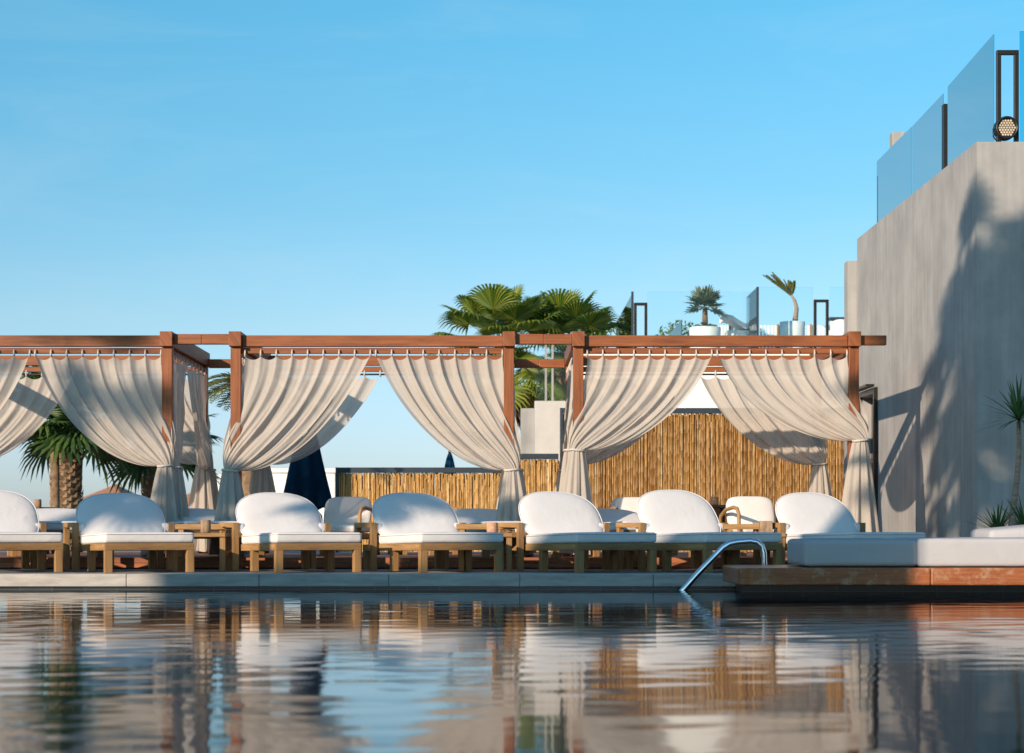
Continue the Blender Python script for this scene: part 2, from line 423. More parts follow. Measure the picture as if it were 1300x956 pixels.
# ------------------------------------------------------------------ pergolas
DP, DB = 20.4, 22.8
POST = 0.056
def make_pergola(xl, xr, label, link_r=None, overhang=0.0, link_l=None):
    p = empty('pergola', ((xl + xr) / 2, (DP + DB) / 2, DKZ)); ox, oy, oz = p.location
    def put(name, x0, x1, y0, y1, z0, z1):
        return box1(x0 - ox, x1 - ox, y0 - oy, y1 - oy, z0 - oz, z1 - oz).build(name, M['pergola'], p, bevel=0.005)
    for x in (xl, xr):
        for y in (DP, DB):
            put('post', x - POST, x + POST, y - POST, y + POST, DKZ, 2.408)
        put('side_beam', x - 0.068, x + 0.068, DP - 0.115, DB + 0.1, 2.41, 2.572)
    for y, n in ((DP, 'front_beam'), (DB, 'rear_beam')):
        put(n, xl + 0.07, xr - 0.07, y - 0.045, y + 0.045, 2.414, 2.535)
        put('curtain_rail', xl + POST + 0.002, xr - POST - 0.002, y + 0.0, y + 0.05, 2.338, 2.402)
    for x, s in ((xl, 1), (xr, -1)):
        put('curtain_rail', x + s * 0.0 - 0.022, x + s * 0.0 + 0.022, DP + POST + 0.002, DB - POST - 0.002, 2.345, 2.40)
    rod = MB(); rod.tube([(xl - ox, DB - 0.07 - oy, 2.30 - oz), (xr - ox, DB - 0.07 - oy, 2.30 - oz)], 0.011, 8)
    rod.build('curtain_rod', M['metal_dark'], p)
    if overhang:
        for y in (DP,): put('beam_end', xr + 0.07, xr + overhang, y - 0.045, y + 0.045, 2.43, 2.535)
    if link_r is not None:
        put('linking_beam', xr + 0.07, link_r - 0.0012, DP - 0.045, DP + 0.045, 2.44, 2.55)
        put('linking_beam', xr + 0.07, link_r - 0.003, DB - 0.045, DB + 0.045, 2.385, 2.49)
    if link_l is not None:
        put('linking_beam', link_l + 0.0012, xl - 0.07, DP - 0.045, DP + 0.045, 2.44, 2.55)
        put('linking_beam', link_l + 0.003, xl - 0.07, DB - 0.045, DB + 0.045, 2.385, 2.49)
    return tag(p, label, 'pergola', 'timber pergolas along the pool')
XA = (X(-134, DP), X(213, DP)); XB = (X(300, DP), X(646, DP)); XC = (X(734, DP), X(1083, DP))
mab = (XA[1] + XB[0]) / 2; mbc = (XB[1] + XC[0]) / 2
make_pergola(*XA, 'reddish timber pergola cut off by the left edge of the picture', link_r=mab)
make_pergola(*XB, 'reddish timber pergola in the middle, in front of the tall fan palms', link_l=mab, link_r=mbc)
make_pergola(*XC, 'reddish timber pergola beside the concrete building, before the tall bamboo fence', link_l=mbc, overhang=0.36)

# ------------------------------------------------------------------ curtains
def make_curtain(A, B, K, label, group, out, n=8, tail=None, amp=0.03, seed=0, depth_dir=(0, 1, 0), sag=0.0):
    """A: top at the post, B: top free end, K: knot, out: unit vector away from the opening"""
    A, B, K, out, dd = Vector(A), Vector(B), Vector(K), Vector(out), Vector(depth_dir)
    rnd = random.Random(seed)
    h = A.z - K.z
    ph = [rnd.uniform(0, 6.28) for _ in range(6)]
    v1, v2, v3 = rnd.uniform(-0.07, 0.07), rnd.uniform(-0.06, 0.08), rnd.uniform(-0.04, 0.05)
    nu, nv = 14 * n, 44
    span = (B - A); flat = Vector((span.x, span.y, 0))
    rows = []
    fold = [rnd.uniform(0.45, 1.35) for _ in range(n + 1)]
    warp = [rnd.uniform(-0.25, 0.25) for _ in range(4)]
    for i in range(nv + 1):
        v = i / nv; row = []
        for j in range(nu + 1):
            u = j / nu
            T = A + span * u
            T.z -= 0.045 * abs(math.sin(math.pi * n * u)) ** 0.6
            ang = (u - 0.5) * math.pi * 1.25
            Kp = K + flat.normalized() * (0.075 * math.sin(ang)) - dd * (0.055 * math.cos(ang) - 0.02)
            ho = (T - K); ho = Vector((ho.x, ho.y, 0))
            hh = h
            P1 = T - ho * ((0.18 + v1) * u) - Vector((0, 0, hh * (0.42 + (0.13 + v3) * u)))
            P2 = Kp + ho * ((0.32 + v2) * u) + out * (0.13 * (1 - u) ** 2) + Vector((0, 0, hh * 0.34 * (1 - u) ** 1.3 - 0.06 * u))
            t = v
            p = T * (1 - t) ** 3 + P1 * 3 * t * (1 - t) ** 2 + P2 * 3 * t * t * (1 - t) + Kp * t ** 3
            uu = u + 0.012 * math.sin(5 * v + ph[0] + 7 * u) * v
            env = (0.75 + 0.55 * math.sin(math.pi * min(1, v * 0.9 + 0.08))) * (1 - v ** 3 * 0.7)
            fi = uu * n; k0 = min(n - 1, max(0, int(fi))); fr = fi - k0
            am = fold[k0] * (1 - fr) + fold[k0 + 1] * fr
            s = (0.9 - 1.7 * abs(math.sin(math.pi * n * uu)) ** 0.75) * am * (1 - 0.35 * v)
            s += 0.65 * v * math.sin(2 * math.pi * (n * 0.5 + warp[0]) * uu + ph[2] + 2.2 * v)
            s += 0.50 * v ** 1.5 * math.sin(2 * math.pi * (n * 1.6 + warp[1]) * uu + ph[3] - 3 * v)
            s += 0.10 * math.sin(2 * math.pi * (n * 2.3) * uu + ph[4] + 3 * v)
            p = p + dd * (-amp * env * s)
            p = p + dd * (0.03 * u ** 8 * math.sin(7 * v + ph[5]))
            nz = 1.3 * noise.noise(Vector((u * 6, v * 5, seed * 3.1)))
            p = p + dd * (0.018 * nz * math.sin(math.pi * v))
            row.append(p)
        rows.append(row)
    mb = MB(); W = span.length * 1.6
    mb.grid(rows, lambda a, b: (b / nu * W, a / nv * h * 1.3))
    # tail below the knot
    tz = tail if tail is not None else DKZ + 0.02
    rows = []; nt_, nk = 26, 96
    ax, ay = flat.normalized(), dd
    ph2 = rnd.uniform(0, 6.28); lean = rnd.uniform(-0.03, 0.03)
    for i in range(nt_ + 1):
        v = i / nt_; row = []
        r0 = 0.068 + 0.135 * v ** 0.75
        for k in range(nk + 1):
            a = 2 * math.pi * k / nk
            rr = r0 * (1 + (0.10 + 0.17 * v) * math.sin(9 * a + ph2 + 0.8 * v) + 0.07 * math.sin(17 * a + ph[3]))
            p = K + ax * (rr * math.cos(a)) + ay * (rr * 0.75 * math.sin(a) + 0.0) + out * (lean * v)
            p.z = K.z + 0.01 - (K.z - tz) * v + 0.012 * math.sin(3 * a + ph2) * v
            row.append(p)
        rows.append(row)
    mb.grid(rows, lambda a, b: (b / nk * 1.2, a / nt_ * (K.z - tz)))
    base = Vector((K.x, K.y, tz))
    o = empty('curtain', base)
    for q in range(len(mb.v)): mb.v[q] = mb.v[q] - base
    mb.build('cloth', M['curtain'], o)
    tb = MB(); pts = []
    for k in range(17):
        a = 2 * math.pi * k / 16
        pts.append(K - base + ax * 0.083 * math.cos(a) + ay * 0.066 * math.sin(a) + Vector((0, 0, 0.006 * math.sin(2 * a))))
    tb.tube(pts, 0.013, 6, False); tb.build('tie', M['tie'], o)
    for j in range(n + 1):
        u = j / n; T = A + span * u - base
        tm = MB()
        tm.tube([T + Vector((0, 0, -0.012)) - dd * 0.004, T + Vector((0, 0, 0.03)) - dd * 0.016, T + Vector((0, 0, 0.062)) - dd * 0.004, T + Vector((0, 0, 0.05)) + dd * 0.02], [0.014, 0.011, 0.009, 0.008], 6)
        tm.build('tab', M['tie'], o)
    return tag(o, label, 'curtain', group)

ZT = 2.315
def front_pair(xl, xr, kl, kr, meet, lab, seed, skip=()):
    g_ = 'tied linen curtains on the pergola fronts'
    yk = DP - 0.10; yt = DP - 0.012
    xm = X(meet, DP)
    if 'L' not in skip:
        make_curtain((xl + 0.10, yt, ZT), (xm - 0.03, yt, ZT), (X(kl[0], DP), yk, Z(kl[1], DP)), f'linen curtain tied back at the front left post of the {lab} pergola', g_, (-1, 0, 0), n=8, seed=seed)
    make_curtain((xr - 0.07, yt, ZT), (xm + 0.03, yt, ZT), (X(kr[0], DP), yk, Z(kr[1], DP)), f'linen curtain tied back at the front right post of the {lab} pergola', g_, (1, 0, 0), n=8, seed=seed + 1)
front_pair(*XA, (-138, 597), (212, 592), 42, 'left', 11)
front_pair(*XB, (295, 598), (650, 597), 474, 'middle', 21)
front_pair(*XC, (732, 572), (1090, 560), 907, 'right', 31)
def rear_pair(xl, xr, lab, seed):
    g_ = 'tied linen curtains on the pergola backs'
    yt = DB - 0.07; yk = DB - 0.12; xm = (xl + xr) / 2; zk = Z(590, DB)
    make_curtain((xl + 0.08, yt, 2.285), (xm - 0.07, yt, 2.285), (xl + 0.0, yk, zk), f'shaded curtain tied at the back left post of the {lab} pergola', g_, (-1, 0, 0), n=7, seed=seed)
    make_curtain((xr - 0.08, yt, 2.285), (xm + 0.07, yt, 2.285), (xr + 0.02, yk, zk), f'shaded curtain tied at the back right post of the {lab} pergola', g_, (1, 0, 0), n=7, seed=seed + 1)
rear_pair(*XA, 'left', 41); rear_pair(*XB, 'middle', 51); rear_pair(*XC, 'right', 61)
def side_pair(x, s, lab, side, seed, zk):
    g_ = 'tied linen curtains on the pergola sides'
    ym = DP + 0.95
    make_curtain((x + s * 0.03, DP + 0.08, 2.31), (x + s * 0.03, ym, 2.31), (x + s * 0.09, DP + 0.02, zk), f'side curtain gathered to the front post on the {side} side of the {lab} pergola', g_, (0, -1, 0), n=5, seed=seed, depth_dir=(-s, 0, 0), amp=0.025)
    make_curtain((x + s * 0.03, DB - 0.08, 2.31), (x + s * 0.03, ym + 0.15, 2.31), (x + s * 0.09, DB - 0.04, Z(597, DB)), f'side curtain gathered to the back post on the {side} side of the {lab} pergola', g_, (0, 1, 0), n=5, seed=seed + 1, depth_dir=(-s, 0, 0), amp=0.025)
side_pair(XA[1], 1, 'left', 'right', 71, Z(594, DP))
side_pair(XB[0], -1, 'middle', 'left', 81, Z(597, DP))
side_pair(XB[1], 1, 'middle', 'right', 91, Z(597, DP))
side_pair(XC[0], -1, 'right', 'left', 101, Z(572, DP))

# ------------------------------------------------------------------ loungers
def pad_mesh(a_half, b_half, th, n=2.7, low=0.14, top=0.0):
    """upright rounded pad in x (across) and z (up), thickness in y, centred"""
    mb = MB(); nr, na = 12, 56
    def pt(r, a, side):
        c, s_ = math.cos(a), math.sin(a)
        k = (abs(c) ** n + abs(s_) ** n) ** (-1 / n)
        x_, z_ = k * c, k * s_
        x_ *= 1 - low * max(0, -z_) ** 1.3 - top * max(0, z_)
        t = th / 2 * (max(0, 1 - r ** 7)) ** 0.5 * (0.82 + 0.18 * (1 - r * r))
        return Vector((x_ * a_half * r, -side * t, z_ * b_half * r))
    rr = [0.0, 0.25, 0.45, 0.62, 0.75, 0.84, 0.90, 0.94, 0.97, 0.985, 0.995, 1.0]
    for side in (1, -1):
        mb.grid([[pt(r, 2 * math.pi * k / na, side) for k in range(na + 1)] for r in rr], lambda a, b: (rr[a] * math.cos(6.283 * b / na) * a_half, rr[a] * math.sin(6.283 * b / na) * b_half), True, side > 0)
    return mb
def tilt(mb, base, rec):
    c, s_ = math.cos(rec), math.sin(rec); base = Vector(base)
    for i, p in enumerate(mb.v):
        mb.v[i] = base + Vector((p.x, p.y * c + p.z * s_, -p.y * s_ + p.z * c))

def make_lounger(recline=38, wood_='teak', zc=0.51, half=0.36):
    o = empty('sun_lounger')
    W = 0.43
    f = MB()
    f.box(-W, W, 0.0, 0.05, 0.215, 0.282)                       # foot rail
    f.bar((-W + 0.02, 0.05, 0.248), (-W + 0.02, 1.62, 0.222), 0.04, 0.066)
    f.bar((W - 0.02, 0.05, 0.248), (W - 0.02, 1.62, 0.222), 0.04, 0.066)
    f.box(-W + 0.04, W - 0.04, 1.58, 1.62, 0.19, 0.25)
    for k in range(7):
        y = 0.12 + k * 0.2; f.box(-W + 0.041, W - 0.041, y, y + 0.08, 0.255 - 0.016 * y, 0.272 - 0.016 * y)
    f.build('frame', M[wood_], o, bevel=0.004)
    for x_, y_ in ((-W + 0.036, 0.03), (W - 0.036, 0.03), (-W + 0.036, 0.80), (W - 0.036, 0.80), (-W + 0.036, 1.58), (W - 0.036, 1.58)):
        l = MB(); l.box(x_ - 0.036, x_ + 0.036, y_ - 0.032, y_ + 0.036, 0.0, 0.2148); l.build('leg', M[wood_], o, bevel=0.004)
    c = MB(); c.rbox((0, 0.60, 0.334), (0.435, 0.60, 0.05), 0.03, 0.012, 0.022); sc_ = c.build('seat_cushion', M['cushion'], o, weld=True)
    p = pad_mesh(0.45, half, 0.105, 2.6, -0.02); tilt(p, (0, 1.225, zc), R(recline)); bk = p.build('backrest', M['cushion'], o, weld=True)
    pp = MB(); n_ = 2.6; q = []
    for k in range(57):
        a = 2 * math.pi * k / 56; c_, s_ = math.cos(a), math.sin(a); kk = (abs(c_) ** n_ + abs(s_) ** n_) ** (-1 / n_)
        q.append(Vector((kk * c_ * 0.45 * (1 + 0.02 * max(0, -kk * s_) ** 1.3), -0.012, kk * s_ * half)) * 1.0)
    pp.v = q; tilt(pp, (0, 1.225, zc), R(recline)); q = pp.v; pp = MB(); pp.tube(q, 0.006, 5, False); pp.build('piping', M['cushion'], bk)
    pp = MB(); q = []
    for (sx, sy, a0) in ((1, 0, -90), (1, 1, 0), (-1, 1, 90), (-1, 0, 180)):
        for k in range(5):
            a = R(a0 + 22.5 * k); x_, y_ = sx * 0.40 + 0.037 * math.cos(a), (1.165 if sy else 0.035) + 0.037 * math.sin(a)
            q.append((x_, y_, 0.369 - 0.022 * y_))
    q.append(q[0]); pp.tube(q, 0.0055, 5, False); pp.build('piping', M['cushion'], sc_)
    bf = MB(); rc = R(recline); ds, dc = math.sin(rc), math.cos(rc)
    for x_ in (-0.25, 0.25):
        bf.bar((x_, 1.16, 0.27), (x_, 1.16 + 0.42 * ds + 0.05, 0.27 + 0.42 * dc), 0.05, 0.03)
    bf.build('back_frame', M['teak_dark'], o)
    for s in (-1, 1):
        a = MB(); x_ = s * 0.485
        a.box(x_ - 0.03, x_ + 0.03, 1.12, 1.175, 0.0, 0.479)
        a.box(x_ - 0.03, x_ + 0.03, 1.176, 1.64, 0.43, 0.48)
        a.box(x_ - 0.03, x_ + 0.03, 1.58, 1.63, 0.0, 0.429)
        a.build('armrest', M[wood_], o, bevel=0.004)
        b_ = MB(); b_.rbox((s * 0.43, 1.22, 0.42), (0.045, 0.09, 0.05), 0.03, 0.01); b_.build('arm_pad', M['cushion'], o, weld=True)
    return o
TH = R(25); DL = 17.7
spots = [(23, 'sunlit white sun lounger cut by the left edge of the picture'),
         (191, 'white sun lounger with a blue shaded backrest before the left fan palm trunk'),
         (405, 'white sun lounger with a fully sunlit backrest before the dark blue closed parasol'),
         (587, 'white sun lounger with a diagonal shadow over its backrest, before the low bamboo screen'),
         (784, 'white sun lounger below the right pergola front left curtain'),
         (946, 'white sun lounger whose foot is behind the steel pool handrail'),
         (1131, 'white sun lounger directly behind the thick grey mattress on the wooden platform')]
lg0 = make_lounger()
for i, (px, lab) in enumerate(spots):
    o = lg0 if i == 0 else copy_tree(lg0)
    o.location = (X(px, DL), DL + random.uniform(-0.03, 0.03), -0.004); o.rotation_euler.z = TH + R(random.uniform(-1.2, 1.2))
    for ch in o.children:
        if ch.name.startswith('backrest'):
            ch.rotation_euler = (R(random.uniform(-2.5, 2.5)) * 0.3, R(random.uniform(-1.6, 1.6)), 0); ch.scale = (random.uniform(0.975, 1.02), 1, random.uniform(0.97, 1.015))
        if ch.name.startswith('seat_cushion'): ch.rotation_euler.z = R(random.uniform(-0.7, 0.7)); ch.location.y = random.uniform(-0.012, 0.006)
    tag(o, lab, 'sun lounger', 'white sun loungers lined up along the pool edge')

# second row, on the deck: flatter loungers seen over the front row
rl0 = None
for px, py, D, rz, lab in ((72, 646, 20.6, 20, 'low lounger in shade on the deck before the fan palm trunk'),
                  (243, 645, 20.6, 24, 'low lounger in shade behind the log candle holder and side table'),
                  (607, 648, 20.9, 20, 'low lounger in shade before the low bamboo screen, behind the clay candle pot'),
                  (768, 645, 20.9, 22, 'low lounger in shade between two front loungers under the right pergola')):
    if rl0 is None: rl0 = make_lounger(64, zc=0.385, half=0.30); o = rl0
    else: o = copy_tree(rl0)
    r_ = R(rz); b = Vector((-math.sin(r_) * 1.40, math.cos(r_) * 1.40, 0))
    o.location = Vector((X(px, D), D, DKZ)) - b; o.location.z = DKZ if o.location.y > DK0 else DKZ
    o.rotation_euler.z = r_
    tag(o, lab, 'sun lounger', 'shaded low loungers behind the front row')

# upright armchairs on the deck
def make_armchair():
    o = empty('armchair')
    f = MB()
    f.box(-0.33, 0.33, 0.0, 0.05, 0.20, 0.27); f.box(-0.33, 0.33, 0.6, 0.65, 0.18, 0.25)
    f.bar((-0.31, 0.05, 0.235), (-0.31, 0.6, 0.215), 0.04, 0.06); f.bar((0.31, 0.05, 0.235), (0.31, 0.6, 0.215), 0.04, 0.06)
    f.build('frame', M['teak'], o, bevel=0.004)
    for x_ in (-0.3, 0.3):
        for y_ in (0.03, 0.62):
            box1(x_ - 0.028, x_ + 0.028, y_ - 0.028, y_ + 0.028, 0, 0.199 if y_ < 0.3 else 0.179).build('leg', M['teak'], o, bevel=0.003)
    c = MB(); c.rbox((0, 0.32, 0.30), (0.30, 0.32, 0.04), 0.03, 0.012); c.build('seat_cushion', M['cushion'], o, weld=True)
    p = pad_mesh(0.29, 0.23, 0.11, 4.5, 0.05); tilt(p, (0, 0.64, 0.455), R(16)); p.build('backrest', M['cushion'], o, weld=True)
    for s in (-1, 1):
        a = MB(); x_ = s * 0.345
        a.tube([(x_, 0.08, 0.0), (x_, 0.05, 0.3), (x_, 0.06, 0.47), (x_, 0.12, 0.53), (x_, 0.24, 0.545), (x_, 0.5, 0.52), (x_, 0.68, 0.45), (x_, 0.72, 0.3), (x_, 0.74, 0.0)], 0.022, 8)
        a.build('armrest', M['teak'], o)
    return o
ch0 = make_armchair()
for i, (px, D, rz, lab) in enumerate(((424, 21.6, -14, 'grey shaded armchair before the dark blue closed parasol'),
                      (549, 22.2, 14, 'armchair hidden behind the lounger with the diagonal shadow'),
                      (818, 21.9, 10, 'armchair behind the lounger nearest the steel handrail'),
                      (968, 21.3, 12, 'sunlit white armchair with curved wooden arm before the tall bamboo fence'))):
    o = ch0 if i == 0 else copy_tree(ch0)
    o.location = (X(px, D), D - 0.6, DKZ); o.rotation_euler.z = R(rz)
    tag(o, lab, 'armchair', 'armchairs under the pergolas')

# side tables between the front loungers
def make_table():
    o = empty('side_table')
    t = MB(); t.box(-0.27, 0.27, -0.02, 0.36, 0.345, 0.385); t.build('tray', M['teak'], o, bevel=0.004)
    for x_ in (-0.24, 0.24):
        box1(x_ - 0.028, x_ + 0.028, 0.0, 0.056, 0, 0.344).build('leg', M['teak'], o, bevel=0.003)
        box1(x_ - 0.028, x_ + 0.028, 0.365, 0.42, 0, 0.418).build('leg', M['teak'], o, bevel=0.003)
        box1(x_ - 0.02, x_ + 0.02, 0.0565, 0.3645, 0.14, 0.19).build('stretcher', M['teak'], o, bevel=0.003)
    box1(-0.30, 0.30, 0.362, 0.425, 0.42, 0.475).build('back_rail', M['teak'], o, bevel=0.004)
    return o
tb0 = make_table(); TD = 18.55
for i, (px, lab) in enumerate(((252, 'wooden side table holding the log candle holder'),
                      (616, 'wooden side table holding the red clay candle pot'),
                      (963, 'wooden side table behind the steel pool handrail'))):
    o = tb0 if i == 0 else copy_tree(tb0)
    o.location = (X(px, TD), TD, -0.013)
    tag(o, lab, 'side table', 'wooden side tables between the front loungers')
def pot(px, D, z, r, h, mat, name, label, cat, square=False):
    p = MB()
    if square: p.box(-r, r, -r, r, 0, h)
    else: p.lathe((0, 0, 0), [(r * 0.9, 0), (r, 0.01), (r * 1.02, h * 0.5), (r * 0.97, h - 0.006), (r * 0.9, h), (r * 0.72, h), (r * 0.7, h - 0.03)], 22)
    o = p.build(name, mat, bevel=0.006 if square else 0); o.location = (X(px, D), D, z)
    return tag(o, label, cat)
pot(261, 18.63, 0.373, 0.052, 0.13, M['log'], 'candle_holder', 'bark covered log candle holder on a wooden side table', 'candle holder')
pot(625, 18.63, 0.373, 0.056, 0.105, M['clay'], 'candle_pot', 'reddish clay candle pot on the side table before the low bamboo screen', 'candle pot')
pot(972, 18.63, 0.373, 0.062, 0.12, M['log'], 'wooden_block', 'square dark wooden block on the side table behind the handrail', 'block', True)

# table and pot beside the tall bamboo fence
def tall_table():
    D = 22.9; o = empty('console_table', (X(905, D), D, DKZ))
    zt = Z(641, D) - DKZ
    box1(-0.17, 0.15, -0.15, 0.15, zt - 0.03, zt).build('table_top', M['teak_dark'], o, bevel=0.004)
    box1(-0.12, 0.08, -0.12, 0.12, zt - 0.30, zt - 0.031).build('drawer_box', M['pergola'], o, bevel=0.003)
    for x_ in (-0.145, 0.115):
        for y_ in (-0.13, 0.13): box1(x_ - 0.018, x_ + 0.018, y_ - 0.018, y_ + 0.018, 0, zt - 0.031).build('leg', M['metal_dark'], o)
    tag(o, 'small dark side table before the tall bamboo fence with a pot on top', 'side table')
    pot(907, D, Z(641, D) + 0.001, 0.05, 0.10, M['clay'], 'clay_pot', 'small pale clay pot on the dark table before the tall bamboo fence', 'pot')
    D = 22.2; o = empty('console_table', (X(52, D), D, DKZ)); zt = Z(644, D) - DKZ
    box1(-0.08, 0.14, -0.15, 0.15, zt - 0.03, zt).build('table_top', M['teak_dark'], o, bevel=0.004)
    for x_ in (-0.06, 0.115):
        for y_ in (-0.13, 0.13): box1(x_ - 0.018, x_ + 0.018, y_ - 0.018, y_ + 0.018, 0, zt - 0.031).build('leg', M['metal_dark'], o)
    tag(o, 'small dark side table behind the leftmost lounger, holding a brown lantern', 'side table')
    pot(48, D, Z(644, D) + 0.001, 0.043, 0.095, M['log'], 'lantern', 'squat dark brown lantern on the small table before the fan palm', 'lantern')
tall_table()

# ------------------------------------------------------------------ platform daybed, handrail
def daybed():
    x0, x1, y0, y1, z0, z1 = X(918, 16.9), 7.2, 15.7, 16.94, -0.062, 0.087
    m = MB(); n = 10; r = 0.13; prof = []
    pts = [(x0 + r - r * math.sin(a), y0 + r - r * math.cos(a)) for a in [math.pi / 2 * k / n for k in range(n + 1)]]
    xs = X(1182, 15.7)
    def slab(outline):
        b = len(m.v); k = len(outline)
        for z in (z0, z1):
            for p in outline: m.v.append(Vector((p[0], p[1], z)))
        m.face([b + i for i in range(k)][::-1], [(p[0], p[1]) for p in outline][::-1]); m.face([b + k + i for i in range(k)], [(p[0], p[1]) for p in outline])
        for i in range(k):
            j = (i + 1) % k; uu = (outline[i][0], outline[j][0])
            m.face((b + i, b + j, b + k + j, b + k + i), [(uu[0], 3), (uu[1], 3), (uu[1], 3 + z1 - z0), (uu[0], 3 + z1 - z0)])
    slab([(xs - 0.003, y0), (xs - 0.003, y1), (x0, y1)] + pts[::-1]) if False else slab(pts + [(x0, y1), (xs - 0.003, y1), (xs - 0.003, y0)])
    slab([(xs, y0), (xs, y1), (x1, y1), (x1, y0)])
    o = m.build('daybed_platform', M['platform'], weld=True, bevel=0.014)
    tag(o, 'reddish wooden platform with a rounded end jutting over the pool', 'platform')
    b = MB(); b.box(x0 + 0.15, 7.1, 16.72, POOL_F - 0.05, -0.9, z0 - 0.003); structure(b.build('pool_ledge', M['tile']))
    m = MB(); m.rbox((0, 0, 0.12), (0.49, 0.5, 0.115), 0.045, 0.012); q = m.build('daybed_mattress', M['mattress'], weld=True)
    q.location = (X(1010, 16.3) + 0.49, 15.83 + 0.5, z1 + 0.002); tag(q, 'short grey mattress at the left end of the wooden platform', 'mattress', 'thick mattresses on the wooden platform')
    m = MB(); m.rbox((0, 0, 0.125), (1.5, 0.53, 0.12), 0.035, 0.012); q = m.build('daybed_mattress', M['mattress'], weld=True)
    q.location = (X(1010, 16.3) + 0.98 + 1.484, 15.80 + 0.53, z1 + 0.002); tag(q, 'long grey mattress running off the right edge on the wooden platform', 'mattress', 'thick mattresses on the wooden platform')
    m = MB(); m.rbox((0, 0, 0.06), (0.9, 0.36, 0.06), 0.05, 0.03)
    q = m.build('pillow', M['mattress'], weld=True); q.location = (X(1245, 16.4) + 0.9, 16.45, z1 + 0.248); q.rotation_euler.y = R(-3)
    tag(q, 'flat pale pillow on the long grey mattress at the right edge', 'pillow')
daybed()
def handrail():
    o = empty('pool_handrail', (X(970, 17.08), 17.08, 0))
    ox, oy = o.location.x, o.location.y
    for dy, nm in ((-0.02, 0),):
        D = 17.08 + dy
        P = [at(858, 760, D), at(868, 748, D), at(885, 729, D), at(918, 695, D), at(926, 690, D), at(935, 688, D), at(952, 686.5, D), at(961, 688, D), at(967, 693, D), at(970, 702, D), at(970.5, 730, D), at(970.5, 770, D)]
        m = MB(); m.tube([p - Vector((ox, oy, 0)) for p in P], [0.03] * 3 + [0.028] * 9, 14); m.build('tube', M['chrome'], o)
        D = 17.08 + 0.08 
    fl = MB(); fl.lathe((0, 0, -0.165), [(0.045, 0), (0.05, 0.01), (0.034, 0.02)], 18); fl.build('flange', M['chrome'], o)
    tag(o, 'bent polished steel handrail slanting down into the pool', 'handrail')
handrail()

# ------------------------------------------------------------------ bamboo fences
def bamboo_fence(x0, x1, D, ztop, label, left_post=True, seed=1, cane=0.017, right_post=False, mat='bamboo'):
    rnd = random.Random(seed)
    o = empty('bamboo_fence', ((x0 + x1) / 2, D, 0)); ox = o.location.x
    m = MB()
    for layer in range(3):
        x = x0
        while x < x1:
            r = cane * rnd.uniform(0.7, 1.2)
            top = ztop - 0.09 - (rnd.random() ** 3) * (0.30 if layer == 0 else 0.05)
            bot = 0.03
            if rnd.random() < (0.12 if layer == 0 else 0.03): bot = rnd.uniform(0.2, 0.8)
            pts, rad = [], []; z = bot; ln = rnd.uniform(-0.012, 0.012); bow = rnd.uniform(-0.006, 0.006)
            step = rnd.uniform(0.20, 0.32); z -= 0
            while z < top:
                t = (z - bot) / max(0.1, top - bot)
                px = x + (0.011 if layer == 2 else 0) + ln * t + bow * math.sin(t * 5); py = layer * 0.022 + rnd.uniform(-0.004, 0.004)
                for dz, k in ((0, 1.0), (0.006, 1.22), (0.014, 1.0)):
                    pts.append((px - ox, py, z + dz)); rad.append(r * k)
                z += step
            pts.append((x + ln - ox, layer * 0.022, top)); rad.append(r * 0.95)
            if len(pts) > 3: m.tube(pts, rad, 6)
            x += r * (1.7 if layer else 1.85)
    m.build('canes', M[mat], o)
    box1(x0 - ox, x1 - ox, -0.03, 0.08, ztop - 0.085, ztop).build('top_rail', M['frame_blue'], o, bevel=0.004)
    for xx, on in ((x0, left_post), (x1, right_post)):
        if on: box1(xx - 0.05 - ox, xx - 0.001 - ox, -0.035, 0.085, 0, ztop + 0.001).build('post', M['frame_blue'], o, bevel=0.004)
    for zz in (0.3, ztop - 0.4):
        box1(x0 - ox, x1 - ox, 0.062, 0.10, zz, zz + 0.05).build('rail', M['teak_dark'], o)
    tag(o, label, 'fence', 'bamboo cane fences behind the pergolas')
bamboo_fence(X(430, 29.6), X(640, 29.6), 29.6, Z(593.5, 29.6), 'lowest bamboo cane screen with a dark frame, behind the middle pergola', seed=3, cane=0.0135)
bamboo_fence(X(640, 29.4), X(709, 29.4), 29.4, Z(576, 29.4), 'narrow bamboo cane screen between the middle and right pergolas', left_post=False, seed=5, cane=0.016)
bamboo_fence(X(715, 29.3), X(1078, 29.3), 29.3, Z(518, 29.3), 'tall bamboo cane fence behind the right pergola', seed=8, cane=0.0165, mat='bamboo_brown')

